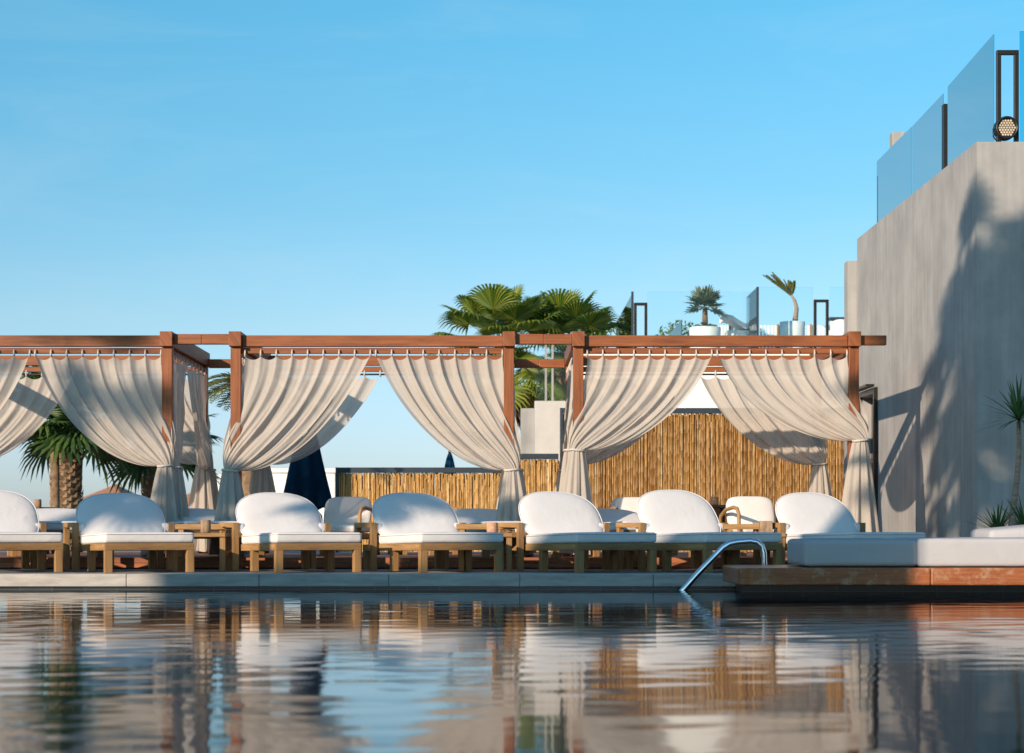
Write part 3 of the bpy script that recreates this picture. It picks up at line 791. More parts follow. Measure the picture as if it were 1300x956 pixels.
# ------------------------------------------------------------------ concrete building on the right
def concrete_building():
    D0 = 19.0; xw = X(1240, D0); zt = Z(180, D0); D1 = xw * F / (1088 - CX)
    o = empty('concrete_building', (xw, D0, 0)); L = D1 - D0
    m = MB()
    dy0 = xw * F / (1113 - CX) - D0; dy1 = xw * F / (1095 - CX) - D0; zd = 2.17
    dy0, dy1 = dy0, min(dy1, L - 0.12)
    # left wall in pieces round the doorway
    m.box(0, 0.25, 0, dy0, -0.02, zt); m.box(0, 0.25, dy1, L, -0.02, zt); m.box(0, 0.25, dy0, dy1, zd, zt)
    m.box(0.2505, 9, 0.0, 0.25, -0.02, zt); m.box(0.2505, 9, L - 0.25, L, -0.02, zt)
    m.box(0.2505, 9, 0.2505, L - 0.2505, zt - 0.35, zt - 0.25)
    wl = m.build('wall', M['concrete'], o)
    f = MB(); f.box(-0.05, 0.0, dy0 - 0.07, dy0 - 0.001, 0, zd + 0.07); f.box(-0.05, 0.0, dy1 + 0.001, dy1 + 0.07, 0, zd + 0.07)
    f.box(-0.05, 0.0, dy0 - 0.001, dy1 + 0.001, zd, zd + 0.07)
    f.build('door_frame', M['metal_dark'], o)
    a = MB(); a.box(-0.16, -0.051, dy0 - 0.1, dy1 + 0.1, zd + 0.08, zd + 0.11); a.build('canopy', M['metal_dark'], o)
    d_ = MB(); d_.box(0.12, 0.17, dy0, dy1, 0.0, zd); d_.build('door', M['windowdark'], o)
    tag(o, 'tall grey trowelled concrete building with a glass railed roof at the right edge', 'building')
    # lower concrete pier beyond
    Dp = D1 + 0.02; p = empty('concrete_pier', (X(1076, Dp), Dp, 0))
    box1(0, X(1092, Dp) - X(1076, Dp) - 0.002, 0, 0.25, -0.02, Z(331, Dp)).build('pier', M['concrete'], p)
    tag(p, 'narrow lower concrete pier at the far end of the concrete building', 'pier')
    # roof balustrade: panes along the left edge (they lean a little to their real line)
    b = empty('glass_balustrade', (xw, D0, zt)); 
    def pane(Da, Db, ya, yb, inset, name='glass_pane'):
        m2 = MB(); za, zb = ya - zt, yb - zt
        y0, y1 = Da - D0, Db - D0; xx = inset
        t = 0.012; n = len(m2.v)
        for xo in (0, t):
            for (yy, zz) in ((y0, 0.0), (y1, 0.0), (y1, zb), (y0, za)): m2.v.append(Vector((xx + xo, yy, zz)))
        for q in ((0, 1, 2, 3), (7, 6, 5, 4), (0, 4, 5, 1), (1, 5, 6, 2), (2, 6, 7, 3), (3, 7, 4, 0)): m2.face([n + i for i in q])
        m2.build(name, M['glass'], b)
    def Dx(px, ins): return (xw + ins) * F / (px - CX)
    i1 = 0.2
    Da, Db = Dx(1261, i1), Dx(1203, i1); pane(Da, Db, Z(43.5, Da), Z(110, Db), i1)
    Dc, Dd = Dx(1197, i1), Dx(1158, i1); pane(Dc, Dd, Z(119, Dc), Z(160.5, Dd), i1)
    De, Df = Dx(1156.5, i1), Dx(1113, i1); pane(De, Df, Z(161.5, De), Z(205, Df), i1)
    ps = Dx(1200, i1)
    for px, y_top, w_ in ((1199, 133, 0.05),):
        Dq = Dx(px, i1); box1(i1 - 0.02, i1 + 0.04, Dq - D0 - 0.05, Dq - D0 + 0.05, 0, Z(y_top, Dq) - zt).build('post', M['metal_dark'], b)
    # front-edge pane and frame
    Dr = D0 + 0.09
    m3 = MB(); m3.box(X(1262.5, Dr) - xw, X(1262.5, Dr) - xw + 0.02, Dr - D0 - 0.02, Dr - D0 + 0.012, 0, Z(42, Dr) - zt)
    xl, xr = X(1265, Dr) - xw, X(1293, Dr) - xw; zz = Z(64, Dr) - zt
    fm = MB(); fm.box(xl, xl + 0.045, 0.07, 0.12, 0, zz - 0.045); fm.box(xr - 0.045, xr, 0.07, 0.12, 0, zz - 0.045); fm.box(xl, xr, 0.07, 0.12, zz - 0.0445, zz)
    fm.build('corner_frame', M['metal_dark'], b, bevel=0.003)
    m4 = MB(); m4.box(X(1294.5, Dr) - xw, 4.0, 0.085, 0.097, 0, Z(40, Dr) - zt); m4.build('glass_pane', M['glass'], b)
    # return pane running back from the front corner
    x5 = X(1262, Dr) - xw; m5 = MB(); m5.v += [Vector(q) for q in ((x5, 0.09, 0), (0.05, 1.02, 0), (0.05, 1.02, 1.0), (x5, 0.09, Z(42, Dr) - zt))]
    # far lower frame
    Dq = Dx(1113, i1); fm = MB(); y5 = Dq - D0
    y5 -= 0.08; Dy = D0 + y5; xa, xb = X(1113.5, Dy) - xw + 0.01, X(1134, Dy) - xw; zz = Z(223, Dy) - zt
    fm.box(xa, xa + 0.035, y5, y5 + 0.04, 0, zz - 0.04); fm.box(xb - 0.035, xb, y5, y5 + 0.04, 0, zz - 0.04); fm.box(xa, xb, y5, y5 + 0.04, zz - 0.0395, zz); fm.build('rail_frame', M['frame_blue'], b)
    tag(b, 'blue tinted glass balustrade on top of the concrete building', 'balustrade')
    Dk = 25.1; ck = empty('chimney', (X(1141, Dk), Dk, zt - 0.25))
    box1(-0.085, 0.085, 0, 0.2, 0.002, Z(167, Dk) - zt + 0.25).build('stack', M['concrete'], ck, bevel=0.01)
    tag(ck, 'small pale chimney showing behind the tinted roof glass', 'chimney')
    # stage lamp
    s = empty('stage_lamp', (X(1277, D0 + 0.06), D0 - 0.0, Z(163, D0 + 0.06)))
    r = 14.5 * D0 / F; h = MB()
    prof = [(r * 0.6, 0.20), (r, 0.12), (r, 0.0), (r * 0.86, -0.012), (r * 0.84, 0.02)]
    seg = 28; n = len(h.v)
    for rr, yy in prof:
        for k in range(seg):
            a_ = 2 * math.pi * k / seg; h.v.append(Vector((rr * math.cos(a_), yy, rr * math.sin(a_))))
    for i in range(len(prof) - 1):
        for k in range(seg): k2 = (k + 1) % seg; h.face((n + i * seg + k, n + i * seg + k2, n + (i + 1) * seg + k2, n + (i + 1) * seg + k), None, True)
    h.face([n + k for k in range(seg)]); h.face([n + 4 * seg + k for k in range(seg)])
    h.build('housing', M['black'], s)
    l = MB(); st = r * 0.235
    for i in range(-5, 6):
        for j in range(-5, 6):
            cx_ = (i + 0.5 * (j % 2)) * st; cz_ = j * st * 0.866
            if math.hypot(cx_, cz_) > r * 0.76: continue
            n = len(l.v)
            for k in range(6):
                a_ = R(30 + 60 * k); l.v.append(Vector((cx_ + st * 0.44 * math.cos(a_), 0.012, cz_ + st * 0.44 * math.sin(a_))))
            l.face([n + k for k in range(6)][::-1] if False else [n + k for k in range(6)])
    l.build('lens_grid', M['lens'], s)
    y = MB(); zb = zt - s.location.z
    y.tube([(-r * 1.08, 0.06, 0.0), (-r * 1.08, 0.06, -r * 0.7), (-r * 0.7, 0.06, zb + 0.008), (r * 0.7, 0.06, zb + 0.008), (r * 1.08, 0.06, -r * 0.7), (r * 1.08, 0.06, 0.0)], 0.008, 6)
    y.build('bracket', M['black'], s)
    s.location.y = D0 + 0.01
    tag(s, 'round black stage lamp with a honeycomb lens on the roof edge', 'stage lamp')
concrete_building()

# ------------------------------------------------------------------ palms
def fan_leaf(mb, base, d, up, Lp, Rb, rnd, droop=0.25, spread=135, seg=22):
    d = d.normalized(); sd = d.cross(up)
    if sd.length < 1e-3: sd = Vector((1, 0, 0))
    sd.normalize(); nn = sd.cross(d).normalized()
    hub = base + d * Lp - Vector((0, 0, Lp * Lp * 0.10))
    w = 0.013
    n = len(mb.v)
    mid = base + d * Lp * 0.5 
    mb.v += [base + sd * w * 1.6, base - sd * w * 1.6, mid - sd * w, mid + sd * w, hub - sd * w * 0.7, hub + sd * w * 0.7]
    mb.face((n, n + 1, n + 2, n + 3)); mb.face((n + 3, n + 2, n + 4, n + 5))
    n = len(mb.v)
    cup = rnd.uniform(0.05, 0.35); tw = rnd.uniform(-0.3, 0.3)
    da = R(2 * spread) / seg
    def P(a, r, lift=0.0):
        q = d * math.cos(a) + sd * math.sin(a) + nn * (cup * (1 - math.cos(a)) + tw * 0.3 * math.sin(a))
        p = hub + q.normalized() * r + nn * lift
        f = max(0, r / Rb - 0.45)
        p.z -= droop * Rb * f * f * 1.9
        return p
    for k in range(seg):
        a = -R(spread) + da * (k + 0.5); Rk = Rb * (0.72 + 0.28 * math.cos(a * 0.62)) * rnd.uniform(0.9, 1.05)
        n = len(mb.v)
        fold = 0.02 * Rb
        mb.v += [hub, P(a - da * 0.5, Rk * 0.5, -fold), P(a, Rk * 0.52, fold), P(a + da * 0.5, Rk * 0.5, -fold),
                 P(a - da * 0.28, Rk * 0.78), P(a + da * 0.28, Rk * 0.78), P(a + rnd.uniform(-0.03, 0.03), Rk)]
        mb.face((n, n + 1, n + 2)); mb.face((n, n + 2, n + 3)); mb.face((n + 1, n + 4, n + 2)); mb.face((n + 2, n + 5, n + 3)); mb.face((n + 2, n + 4, n + 5)); mb.face((n + 4, n + 6, n + 5))

def fan_crown(nl, Lp, Rb, rnd, lo=-50, hi=80, droop=0.3, seg=22):
    mb = MB()
    for i in range(nl):
        t = (i + 0.5) / nl
        el = R(lo + (hi - lo) * (t ** 0.8) + rnd.uniform(-8, 8)); az = i * 2.39996 + rnd.uniform(-0.3, 0.3)
        d = Vector((math.cos(az) * math.cos(el), math.sin(az) * math.cos(el), math.sin(el)))
        up = Vector((0, 0, 1)) if abs(d.z) < 0.9 else Vector((math.cos(az), math.sin(az), 0)) * -1
        s_ = rnd.uniform(0.85, 1.12)
        fan_leaf(mb, Vector((d.x * 0.1, d.y * 0.1, 0.1 * d.z)), d, up, Lp * s_ * (0.75 + 0.25 * math.cos(el)), Rb * s_, rnd, droop * rnd.uniform(0.6, 1.6), seg=seg)
    return mb
def palm(loc, h, label, nl=36, Lp=0.85, Rb=0.72, r=(0.2, 0.16), mat='leaf', lo=-50, hi=80, seed=1, skirt=0, lean=(0, 0), droop=0.3, boots=True, group=None, name='fan_palm', seg=22):
    rnd = random.Random(seed)
    o = empty(name, loc)
    top = Vector((lean[0], lean[1], h))
    t = MB(); pts = [Vector((lean[0] * k * k, lean[1] * k * k, h * k)) for k in [i / 10 for i in range(11)]]
    t.tube(pts, [r[0] + (r[1] - r[0]) * i / 10 + (0.04 if i == 0 else 0) for i in range(11)], 14)
    tr = t.build('trunk', M['trunk'], o)
    if boots:
        b = MB(); nb = int(h / 0.055)
        for i in range(nb):
            z = h * i / nb; k = z / h; rr = r[0] + (r[1] - r[0]) * k
            for q in range(9):
                a = 2 * math.pi * (q + 0.5 * (i % 2)) / 9 + rnd.uniform(-0.1, 0.1)
                c = Vector((lean[0] * k * k + rr * math.cos(a), lean[1] * k * k + rr * math.sin(a), z))
                e = Vector((math.cos(a), math.sin(a), 0)); tn = Vector((-e.y, e.x, 0))
                n = len(b.v); w_ = rr * 0.36
                b.v += [c + tn * w_ - e * 0.02, c - tn * w_ - e * 0.02, c + Vector((0, 0, 0.10)) + e * rnd.uniform(0.02, 0.05), c + Vector((0, 0, 0.02)) + e * 0.025]
                b.face((n, n + 3, n + 2)); b.face((n + 3, n + 1, n + 2)); b.face((n, n + 1, n + 3))
        b.build('leaf_bases', M['boot'], o)
    c = fan_crown(nl, Lp, Rb, rnd, lo, hi, droop, seg)
    for i in range(len(c.v)): c.v[i] = c.v[i] + top
    c.build('crown', M[mat], o)
    if skirt:
        k_ = MB()
        for i in range(skirt):
            az = rnd.uniform(0, 6.28); el = R(rnd.uniform(-84, -58))
            d = Vector((math.cos(az) * math.cos(el), math.sin(az) * math.cos(el), math.sin(el)))
            fan_leaf(k_, top + Vector((math.cos(az) * r[1], math.sin(az) * r[1], -0.15 - rnd.random() * 0.35)), d, Vector((math.cos(az), math.sin(az), 0.3)), Lp * 0.5, Rb * 0.8, rnd, 0.5, 60, 12)
        k_.build('dead_fronds', M['leaf_dry'], o)
    return tag(o, label, 'palm tree', group)

def on(px, D, z=-1.0): return Vector((X(px, D), D, z))
D = 37.0
palm(on(636, D), 1 + Z(447, D), 'tall bright green fan palm rising above the middle pergola, left of its pair', 34, 1.0, 0.74, (0.22, 0.16), 'leaf', -65, 84, 2, 26, droop=0.55, seg=32, group='fan palms behind the middle pergola', boots=False)
D = 38.0
palm(on(712, D), 1 + Z(448, D), 'bright green fan palm above the link between middle and right pergolas', 32, 0.95, 0.72, (0.2, 0.16), 'leaf', -60, 84, 9, 14, droop=0.55, seg=32, group='fan palms behind the middle pergola', boots=False)
D = 29.0
palm(on(84, D), 1 + Z(530, D), 'dark green fan palm with a thick rough trunk behind the left pergola', 64, 0.62, 0.62, (0.24, 0.22), 'leaf_dark', -40, 80, 4, droop=0.55)
palm(on(196, 30.5), 1 + Z(565, 30.5), 'low dark fan palm half hidden behind the left pergola curtain', 44, 0.55, 0.6, (0.2, 0.18), 'leaf_dark', -35, 80, 14, droop=0.5)
# slim sunlit trunk beside the thick one
def slim():
    o = empty('slim_palm', on(70, 28.4)); t = MB()
    t.tube([(0, 0, 0), (0.01, 0, 1.2), (0, 0, 1 + Z(548, 28.4))], [0.07, 0.065, 0.06], 10); t.build('trunk', M['trunk'], o)
    c = fan_crown(10, 0.3, 0.4, random.Random(3), -20, 70, 0.4)
    for i in range(len(c.v)): c.v[i] = c.v[i] + Vector((0, 0, 1 + Z(548, 28.4)))
    c.build('crown', M['leaf_dark'], o)
    tag(o, 'slim sunlit palm trunk touching the thick fan palm trunk', 'palm tree')
slim()

def feather_frond(mb, base, d, L, rnd, droop=0.5, width=0.28, n=26):
    d = d.normalized(); sd = d.cross(Vector((0, 0, 1)))
    if sd.length < 1e-3: sd = Vector((1, 0, 0))
    sd.normalize(); P = []
    for i in range(n + 1):
        t = i / n; p = base + d * (L * t) - Vector((0, 0, droop * L * t * t)); P.append(p)
    mb.tube(P[::2], [0.012 * (1 - 0.8 * i / (n // 2)) + 0.002 for i in range(len(P[::2]))], 4, False)
    for i in range(3, n):
        t = i / n; ln = width * math.sin(math.pi * (0.12 + 0.86 * t)) ** 0.7
        tan = (P[i + 1] - P[i - 1]).normalized(); nn = sd.cross(tan)
        for s in (-1, 1):
            q = (sd * s * 0.85 + tan * 0.75 + nn * rnd.uniform(0.05, 0.35)).normalized()
            tip = P[i] + q * ln * rnd.uniform(0.85, 1.1) - Vector((0, 0, 0.12 * ln)); m_ = P[i] + q * ln * 0.5 + nn * 0.01
            k = len(mb.v); w_ = tan * 0.011
            mb.v += [P[i] - w_, P[i] + w_, m_ + w_ * 1.1, m_ - w_ * 1.1, tip]
            mb.face((k, k + 1, k + 2, k + 3)); mb.face((k + 3, k + 2, k + 4))
def feather_palm():
    D = 28.0; rnd = random.Random(6); o = empty('date_palm', on(318, D)); h = 1 + Z(487, D)
    t = MB(); t.tube([(0, 0, 0), (0, 0, h)], [0.16, 0.13], 12); t.build('trunk', M['trunk'], o)
    c = MB()
    for i in range(26):
        az = i * 2.4; el = R(rnd.uniform(-10, 50)); dd = Vector((math.cos(az) * math.cos(el), math.sin(az) * math.cos(el), math.sin(el)))
        feather_frond(c, Vector((0, 0, h)), dd, rnd.uniform(0.75, 0.95), rnd, 0.45)
    c.build('crown', M['leaf_olive'], o)
    tag(o, 'olive feather palm showing between the left and middle pergolas', 'palm tree')
feather_palm()

# ------------------------------------------------------------------ roof terrace behind the right pergola
def roof_terrace():
    D = 33.0
    zt = Z(455, D)
    o = empty('white_building', (X(880, D), D, 0)); ox = o.location.x
    m = MB(); m.box(X(742, D) - ox, X(1079, D) - ox, 0, 8, -1, zt); m.build('wall', M['white'], o)
    m = MB(); m.box(X(741, D) - ox, X(1079.5, D) - ox, -0.04, 8, zt + 0.002, zt + 0.08); m.build('parapet', M['white'], o)
    tag(o, 'white rendered building carrying a glass railed roof terrace behind the right pergola', 'building')
    zf = zt + 0.081
    D2 = D + 1.6; w2 = empty('white_wall', (X(693, D), D + 0.2, 0)); 
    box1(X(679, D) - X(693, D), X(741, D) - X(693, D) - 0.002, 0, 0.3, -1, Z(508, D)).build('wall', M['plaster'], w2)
    box1(X(679, D) - X(693, D) - 0.25, X(679, D) - X(693, D) - 0.002, 0.1, 0.3, -1, Z(517, D)).build('low_wall', M['concrete'], w2)
    tag(w2, 'plain white wall seen in the gap between the middle and right pergolas', 'wall')
    gb = empty('stair_balustrade', (X(700, D), D + 0.22, Z(508, D))); 
    box1(X(680, D) - X(700, D), X(738, D) - X(700, D), 0.05, 0.062, 0.002, 1.15).build('glass_pane', M['glass_clear'], gb)
    for px in (692, 700.5):
        box1(X(px, D) - X(700, D), X(px + 2.6, D) - X(700, D), -0.03, 0.02, 0.001, 1.0).build('post', M['concrete'], gb)
    tag(gb, 'short glass railing with two pale posts on the plain white wall', 'balustrade')
    b = empty('glass_balustrade', (X(930, D), D, zf)); ox = b.location.x
    def gp(pa, pb, top, y=0.05): box1(X(pa, D) - ox, X(pb, D) - ox, y, y + 0.012, 0, Z(top, D) - zf).build('glass_pane', M['glass_clear'], b)
    gp(822, 961.5, 370); gp(963, 1032, 364); gp(1054, 1078, 364)
    def gside(px, top, depth, y0=0.08):
        box1(X(px, D) - ox, X(px, D) - ox + 0.012, y0, y0 + depth, 0, Z(top, D) - zf).build('glass_pane', M['glass_clear'], b)
    gside(803.5, 371, 5.0); gside(872, 398, 3.0, 1.0); gside(961.7, 364, 1.5)
    for pa, pb, top in ((805, 822, 384), (1033.5, 1052.5, 380)):
        f = MB(); x0, x1, z1 = X(pa, D) - ox, X(pb, D) - ox, Z(top, D) - zf; w_ = 0.05
        f.box(x0, x0 + w_, 0.02, 0.07, 0, z1 - w_); f.box(x1 - w_, x1, 0.02, 0.07, 0, z1 - w_); f.box(x0, x1, 0.02, 0.07, z1 - w_ + 0.0005, z1); f.build('guard_frame', M['metal_dark'], b, bevel=0.003)
    for px, top, yy in ((791.5, 397, 3.0), (803, 370, 0.02), (962, 364, 0.0)):
        box1(X(px, D + yy) - 0.02 - ox, X(px, D + yy) + 0.02 - ox, yy, yy + 0.04, 0, Z(top, D + yy) - zf).build('post', M['frame_blue'], b)
    tag(b, 'long clear glass balustrade of the white roof terrace', 'balustrade')
    def planter(px, top, w_px, label, D3):
        p = empty('planter', (X(px, D3), D3, zf)); h = Z(top, D3) - zf; r = w_px * D3 / F / 2
        m = MB(); m.lathe((0, 0, 0), [(r * 0.8, 0), (r * 0.97, h * 0.3), (r, h * 0.8), (r, h), (r * 0.9, h), (r * 0.88, h - 0.06)], 28); m.build('bowl', M['planter'], p)
        s_ = MB(); s_.lathe((0, 0, h - 0.07), [(r * 0.87, 0), (r * 0.87, 0.02)], 20); s_.build('soil', M['trunk'], p)
        tag(p, label, 'planter', 'white round planters on the roof terrace'); return Vector((X(px, D3), D3, zf + h - 0.05))
    D3 = D + 1.1
    b1 = planter(895, 416, 40, 'round white planter holding a small fan palm on the roof terrace', D3)
    q = palm(b1, Z(390, D3) - b1.z, 'small greyish fan palm in a white planter on the roof terrace', 22, 0.06, 0.32, (0.06, 0.045), 'leaf_grey', -20, 85, 21, droop=0.15, boots=False, name='potted_palm', seg=14)
    mb = MB(); rnd = random.Random(5)
    for i in range(16):
        az = i * 2.4; el = R(rnd.uniform(15, 65)); fan_d = Vector((math.cos(az) * math.cos(el), math.sin(az) * math.cos(el), math.sin(el)))
        feather_frond(mb, Vector((0, 0, 0)), fan_d, rnd.uniform(0.25, 0.36), rnd, 0.5, 0.08, 12)
    u = mb.build('underplanting', M['leaf_grey'], q)
    b2 = planter(1006, 409, 32, 'round white planter holding a wind bent palm on the roof terrace', D3 + 0.1)
    # wind-bent palm
    o = empty('bent_palm', b2); rnd = random.Random(9); D4 = D3 + 0.1
    rel = lambda px, py: at(px, py, D4) - b2
    t = MB(); t.tube([rel(1009, 412) , rel(1010, 402), rel(1011.5, 392), rel(1009, 382), rel(1004, 374)], [0.055, 0.048, 0.038, 0.03, 0.022], 8); t.build('trunk', M['yucca_trunk'], o)
    c = MB()
    for i in range(15):
        a = rel(1005, 376); tip = rel(966 + i * 2.9 + rnd.uniform(-3, 3), 347 + rnd.uniform(-3, 3) + abs(i - 2) * 1.1) + Vector((0, rnd.uniform(-0.3, 0.3), 0))
        d_ = tip - a; feather_frond(c, a, d_, d_.length, rnd, 0.05, 0.075, 22)
    c.build('crown', M['leaf_olive'], o)
    tag(o, 'wind bent olive palm leaning left in a white planter on the roof terrace', 'palm tree')
    # white chaise
    ch = empty('chaise', (X(935, D3 + 0.6), D3 + 0.6, zf)); D5 = D3 + 0.6
    pr = [(918, 400), (922, 398.5), (930, 400.5), (938, 406), (946, 410.5), (956, 412)]
    P = [at(a, b_, D5) - Vector(ch.location) for a, b_ in pr]
    m = MB(); rows = []
    for s_ in (0, 1):
        for yy in (0, 0.6):
            rows.append([Vector((p.x, yy, p.z - s_ * 0.10)) for p in P])
    m.grid([rows[0], rows[1]]); m.grid([rows[2], rows[3]]); m.grid([rows[0], rows[2]]); m.grid([rows[1], rows[3]])
    m.build('shell', M['planter'], ch)
    lg_ = MB(); zb = P[3].z - 0.1
    lg_.box(P[3].x - 0.2, P[5].x, 0.05, 0.55, 0, P[5].z - 0.103); lg_.build('base', M['planter'], ch)
    tag(ch, 'white moulded chaise longue with a raised back on the roof terrace', 'chaise longue')
    # slatted white screen
    sl = empty('slatted_screen', (X(960, D3 + 1.5), D3 + 1.5, zf)); D6 = D3 + 1.5; ox = sl.location.x
    m = MB(); px = 905
    while px < 1076:
        m.box(X(px, D6) - ox, X(px + 3.2, D6) - ox, 0, 0.03, 0.0, Z(413, D6) - zf); px += 4.6
    m.build('slats', M['planter'], sl)
    for px in (925, 986, 1028):
        box1(X(px, D6) - ox, X(px + 2.5, D6) - ox, -0.05, -0.001, 0, Z(412, D6) - zf).build('post', M['teak'], sl)
    tag(sl, 'low white slatted screen with wooden posts at the back of the roof terrace', 'screen')
    D7 = D3 + 0.7; t_ = empty('white_table', (X(1066, D7), D7, zf)); h = Z(404, D7) - zf
    box1(-0.22, 0.22, -0.2, 0.2, h - 0.03, h).build('table_top', M['frame_blue'], t_)
    m = MB(); m.lathe((0, 0, 0), [(0.16, 0), (0.18, 0.1), (0.18, h - 0.031)], 20); m.build('pedestal', M['planter'], t_)
    tag(t_, 'white drum table with a thin dark top at the terrace end near the concrete building', 'table')
    # trees beyond the terrace glass
    for px, py, Dd, rad, sd, lab in ((742, 478, 40, 0.6, 3, 'leafy green bush behind the short glass railing'), (752, 428, 41, 0.45, 4, 'green bush just over the beam right of the fan palms'), (862, 440, 42, 0.6, 5, 'dark green bush seen through the terrace glass')):
        o = empty('bush', on(px, Dd)); rnd = random.Random(sd); m = MB(); h = 1 + Z(py, Dd)
        for i in range(900):
            v = Vector((rnd.gauss(0, 1), rnd.gauss(0, 1), rnd.gauss(0, 1))).normalized() * rad * rnd.random() ** 0.4
            c_ = v + Vector((0, 0, h)); e = Vector((rnd.gauss(0, 1), rnd.gauss(0, 1), rnd.gauss(0, 1))).normalized(); f_ = e.cross(Vector((rnd.random(), rnd.random(), 1))).normalized()
            n = len(m.v); s_ = rnd.uniform(0.04, 0.08)
            m.v += [c_ - e * s_, c_ + f_ * s_ * 0.4, c_ + e * s_, c_ - f_ * s_ * 0.4]; m.face((n, n + 1, n + 2, n + 3))
        m.build('crown', M['leaf'], o); t = MB(); t.tube([(0, 0, 0), (0, 0, h)], 0.06, 8); t.build('trunk', M['trunk'], o)
        tag(o, lab, 'bush')
roof_terrace()

# ------------------------------------------------------------------ yucca by the concrete building
def yucca():
    D = 18.35; base = Vector((X(1286, D), D, 0)); o = empty('yucca', base); rnd = random.Random(2)
    rel = lambda px, py: at(px, py, D) - base
    t = MB(); P = [rel(1284, 730), rel(1284, 672), rel(1286, 650), rel(1291, 610), rel(1294, 570), rel(1293.5, 535)]
    t.tube(P, [0.05, 0.036, 0.031, 0.028, 0.025, 0.022], 10); t.build('trunk', M['yucca_trunk'], o)
    def blades(m, c, n, L, lo, hi, wd):
        for i in range(n):
            az = i * 2.4 + rnd.uniform(-0.3, 0.3); el = R(rnd.uniform(lo, hi)); d_ = Vector((math.cos(az) * math.cos(el), math.sin(az) * math.cos(el), math.sin(el)))
            ll = L * rnd.uniform(0.7, 1.15); s_ = d_.cross(Vector((0, 0, 1))).normalized() * wd; k = len(m.v)
            for t_ in (0, 0.35, 0.7):
                p = c + d_ * ll * t_ - Vector((0, 0, 0.16 * ll * t_ * t_)); w_ = 1 - 0.45 * t_
                m.v += [p - s_ * w_, p + s_ * w_]
            m.v.append(c + d_ * ll - Vector((0, 0, 0.16 * ll)))
            m.face((k, k + 1, k + 3, k + 2)); m.face((k + 2, k + 3, k + 5, k + 4)); m.face((k + 4, k + 5, k + 6))
    m = MB(); blades(m, P[-1] + Vector((0, 0, 0.02)), 56, 0.5, -10, 88, 0.013); m.build('crown', M['leaf_yucca'], o)
    tag(o, 'slender yucca with a bare trunk and spiky top before the concrete wall', 'yucca')
    for px, py, lab, nn, L in ((1268, 677, 'spiky green plant left of the yucca trunk', 40, 0.42), (1304, 677, 'spiky green plant right of the yucca trunk, cut by the edge', 40, 0.5)):
        p = empty('spiky_plant', (X(px, D), D + 0.05, 0)); m = MB(); blades(m, Vector((0, 0, Z(py, D) - 0.0)), nn, L, 5, 85, 0.014)
        m.build('leaves', M['leaf_yucca'], p); s = MB(); s.tube([(0, 0, 0), (0, 0, Z(py, D))], 0.035, 8); s.build('stem', M['trunk'], p)
        tag(p, lab, 'plant', 'spiky plants at the foot of the yucca')
yucca()

# ------------------------------------------------------------------ closed parasols
def parasol(px, D, ytip, ybot, wpx, label):
    o = empty('closed_parasol', (X(px, D), D, 0)); zt, zb = Z(ytip, D), Z(ybot, D); r = wpx * D / F / 2
    m = MB(); rows = []; n = 64
    for i in range(15):
        t = i / 14; rr = 0.03 + (r - 0.03) * t ** 0.75; z = zt + (zb - zt) * t
        rows.append([Vector(((rr * (1 + 0.16 * t ** 0.5 * math.sin(8 * a) + 0.05 * math.sin(19 * a + 3 * t))) * math.cos(a), rr * (1 + 0.16 * t ** 0.5 * math.sin(8 * a)) * math.sin(a), z + 0.03 * t * math.sin(8 * a + 1))) for a in [2 * math.pi * k / n for k in range(n + 1)]])
    m.grid(rows, lambda a, b: (b / n, a / 14)); m.build('canopy', M['navy'], o)
    p = MB(); p.tube([(0, 0, 0), (0, 0, zt + 0.06)], 0.025, 10); p.build('pole', M['metal_dark'], o)
    f = MB(); f.lathe((0, 0, 0), [(0.28, 0), (0.28, 0.05), (0.05, 0.07)], 20); f.build('base', M['metal_dark'], o)
    tag(o, label, 'parasol', 'closed dark blue parasols')
parasol(390, 24.2, 528, 645, 58, 'large closed dark blue parasol left of the low bamboo screen')
parasol(571, 31.0, 576, 660, 30, 'closed dark blue parasol with only its tip showing over the bamboo screen')

# ------------------------------------------------------------------ distant houses and hill
def house(px0, px1, ytop, D, label, roof=True, mat='house', depth=8):
    x0, x1 = X(px0, D), X(px1, D); zt = Z(ytop, D); o = empty('distant_house', ((x0 + x1) / 2, D, -1.0)); hw = (x1 - x0) / 2; h = zt + 1
    eave = h - (1.0 if roof else 0)
    box1(-hw, hw, 0, depth, -1, eave).build('wall', M[mat], o)
    if roof:
        m = MB(); e = 0.35; n = 0
        m.v += [Vector(q) for q in ((-hw - e, -e, eave + 0.002), (hw + e, -e, eave + 0.002), (hw + e, depth + e, eave + 0.002), (-hw - e, depth + e, eave + 0.002), (-hw + 1, depth / 2, h), (hw - 1, depth / 2, h))]
        for q in ((0, 1, 5, 4), (2, 3, 4, 5), (1, 2, 5), (3, 0, 4), (3, 2, 1, 0)): m.face(q)
        m.build('roof', M['roof'], o)
    else:
        box1(-hw - 0.1, hw + 0.1, -0.1, depth, eave + 0.002, eave + 0.15).build('parapet', M[mat], o)
    k = max(1, int(hw * 2 / 3))
    for i in range(k):
        xx = -hw + (i + 0.5) * 2 * hw / k
        box1(xx - 0.5, xx + 0.5, -0.03, -0.003, eave - 2.0, eave - 0.7).build('window', M['windowdark'], o)
    tag(o, label, 'house', 'houses in the distance')
house(103, 150, 612, 95, 'distant cream house with a terracotta roof right of the thick palm trunk')
house(216, 252, 618, 100, 'distant terracotta roofed house seen between the left pergola curtain tails')
house(264, 292, 607, 80, 'distant white flat roofed house left of the middle pergola front curtain', False, 'white')
house(330, 425, 600, 70, 'distant white flat roofed house behind the large closed parasol', False, 'white')
